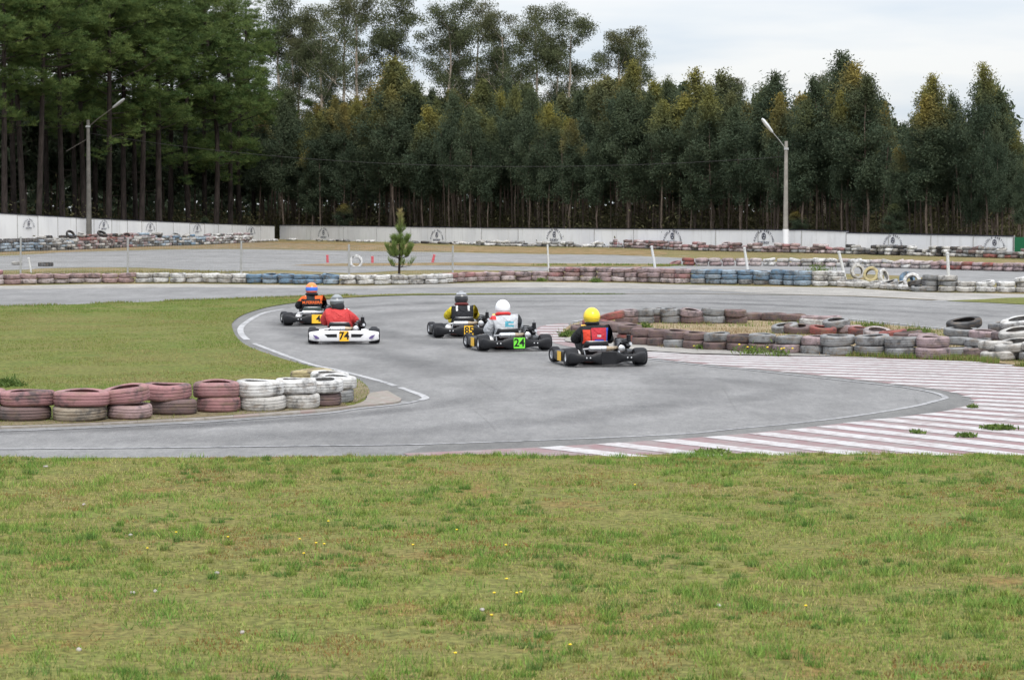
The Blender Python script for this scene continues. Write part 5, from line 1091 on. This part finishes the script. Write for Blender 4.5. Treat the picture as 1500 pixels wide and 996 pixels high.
# young pine by the wire fence
yp = empty('young_pine', G(584.5, 405.5)); tag(yp, 'young pine sapling with whorled tufts standing at the wire fence', 'tree'); MB().tube([(0, 0, -.05), (.03, 0, 1.0), (.06, 0, 2.35)], [.05, .035, .01], 8).build('trunk', BARK_P, yp)
br = MB(); nd = []; nb_ = []
for z0, n, L, rise in ((.34, 5, .50, .45), (.66, 9, .52, .80), (1.14, 8, .36, .75), (1.62, 3, .14, .9)):
    for i in range(n):
        a = 6.283 * i / n + random.uniform(-.3, .3); l = L * random.uniform(.75, 1.15); p = np.array([.03 + .03 * z0 / 2.3, 0, z0]); m_ = p + np.array([math.cos(a) * l * .7, math.sin(a) * l * .7, l * rise * .25]); e = p + np.array([math.cos(a) * l, math.sin(a) * l, l * rise * 1.15]); br.tube([p, m_, e], [.014, .011, .005], 4, False)
        t = .35 + .65 * rng.random((230 if .5 < z0 < 1.5 else 60, 1)); nd.append(p + (m_ - p) * np.minimum(t * 2, 1) + (e - m_) * np.maximum(t * 2 - 1, 0)); nb_.append(e - m_)
t = rng.random((420, 1)) ** .7; nd.append(np.array([.05, 0, 1.3]) + t * np.array([.01, 0, 1.05]) + rng.normal(size=(420, 3)) * .012); br.build('branches', BARK_P, yp)
c = np.concatenate(nd); d = unit(len(c)) * .6; d[:, 2] = np.abs(d[:, 2]) + .55; d /= np.linalg.norm(d, axis=1)[:, None]; b = np.cross(d, unit(len(c))); b /= np.linalg.norm(b, axis=1)[:, None]; Ln = .23 * (.7 + .6 * rng.random((len(c), 1)))
v = np.stack([c - b * .002, c + d * Ln * .5 + b * .007, c + d * Ln, c + d * Ln * .5 - b * .007], 1).reshape(-1, 3); link('crown', quads_mesh('crown', v, np.repeat(rng.random(len(c)), 4), LEAF_Y), None, yp)

# ------------------------------------------------------------------ weeds, flowers, stones
WEED = mk_leaf('weed_leaves', (.07, .12, .03), (.15, .20, .05), (.15, .2, .05), 0, .2); FLW = plain('yellow_petals', (.75, .55, .03), .6)
def weed(px, py, r_, h, label, n=160, flowers=0, z=0.012):
    root = empty('weed', G(px, py, z)); tag(root, label, 'plant'); c = rng.normal(size=(n, 3)) * np.array([r_ * .45, r_ * .45, h * .3]); c[:, 2] = np.abs(c[:, 2]) + .01
    v, sh = leaf_quads(c, .07 + h * .25, .022, -.9); link('leaves', quads_mesh('leaves', v, sh, WEED), None, root)
    st_ = MB()
    for i in range(5): st_.tube([(0, 0, 0), (random.uniform(-r_, r_) * .5, random.uniform(-r_, r_) * .5, h * .8)], .004, 4)
    st_.build('stems', WEED, root)
    for i in range(flowers):
        q = Vector((random.uniform(-r_, r_), random.uniform(-r_, r_) * .5, h * random.uniform(.5, 1.0))); MB().ell(q, (.02, .02, .012), 8, 5).build('flower', FLW, root)
for a in ((1342, 634, .09, .02, 'smallest weed tuft growing through the striped apron', 60), (1417, 639, .10, .02, 'pale weed tuft growing through the striped apron', 150), (1463, 628, .17, .03, 'widest weed tuft growing through the striped apron', 320), (1046, 663.5, .20, .03, 'dark weed clump at the apron edge by the verge', 90), (834, 493, .22, .16, 'bushy weed at the tip of the tyre island', 300), (945, 484, .14, .22, 'tall green weed among the island dry grass', 220), (1075, 473, .16, .18, 'green weed growing beside the far side ring end', 200), (1275, 481, .30, .15, 'broad-leaved weeds on the island by the far track line', 350), (1345, 488, .35, .12, 'leafy weeds below the tall grey stack', 350), (1200, 404, .55, .55, 'rounded grey-green bush behind the white barrier tyres', 500), (872, 413.5, .22, .20, 'bright weed growing against the mauve barrier tyres', 260), (793, 412, .2, .14, 'low weed at the foot of the barrier where tiers rise', 160), (8, 566, .28, .14, 'bright green clump behind the pink tyre stacks', 420), (1425, 597, .08, .03, 'tiny weed in the apron beside the track corner', 40)): weed(*a)
for a in ((1103, 519, .35, .20, 'yellow-flowering weed by the island ring', 120, 4), (1140, 521, .25, .14, 'small yellow-flowering weed at the concrete border', 80, 3), (1026, 512, .12, .12, 'single yellow flower stem at the island ring', 30, 2)): weed(*a)
fl = [(605, 811), (741, 811), (669, 790), (1223 - 460, 881), (720, 914), (742, 858), (930, 717), (667, 978), (258, 790), (463, 808), (481, 772), (334, 798), (439, 801), (757, 882), (216, 811), (445, 822), (475, 810), (835, 965), (724, 882), (1180, 905)]
for px, py in fl:
    b = G(px, py + 8); b.z = float(verge_z(np.array(b.x), np.array(b.y))); root = empty('dandelion', b); tag(root, 'tiny yellow dandelion flower on a thin stem in the verge grass', 'flower', 'dandelions in the verge')
    MB().tube([(0, 0, -.01), (.004, 0, .045)], .0018, 5).build('stem', WEED, root); MB().lathe([(.0, .052), (.007, .054), (.010, .050), (.005, .045), (0, .043)], 10).build('flower_head', FLW, root)
STO = plain('pale_stone', (.36, .33, .31), .9)
for px, py in ((67, 692), (191, 795), (195, 880), (355, 937), (116, 970), (228, 877), (706, 904), (1053, 903), (123, 747), (318, 848)):
    b = G(px, py); b.z = float(verge_z(np.array(b.x), np.array(b.y))) + .006; mb = MB(); mb.ell((0, 0, 0), (random.uniform(.012, .03), .015, .012), 8, 6, Matrix.Rotation(random.random() * 3, 3, 'Z')); o = mb.build('stone', STO); o.location = b
    for v_ in o.data.vertices: v_.co *= random.uniform(.8, 1.2)
    tag(o, 'small pale stone lying in the verge grass', 'stone', 'stones in the verge')
print('TYRES', NTY[0], 'EUC', ne)
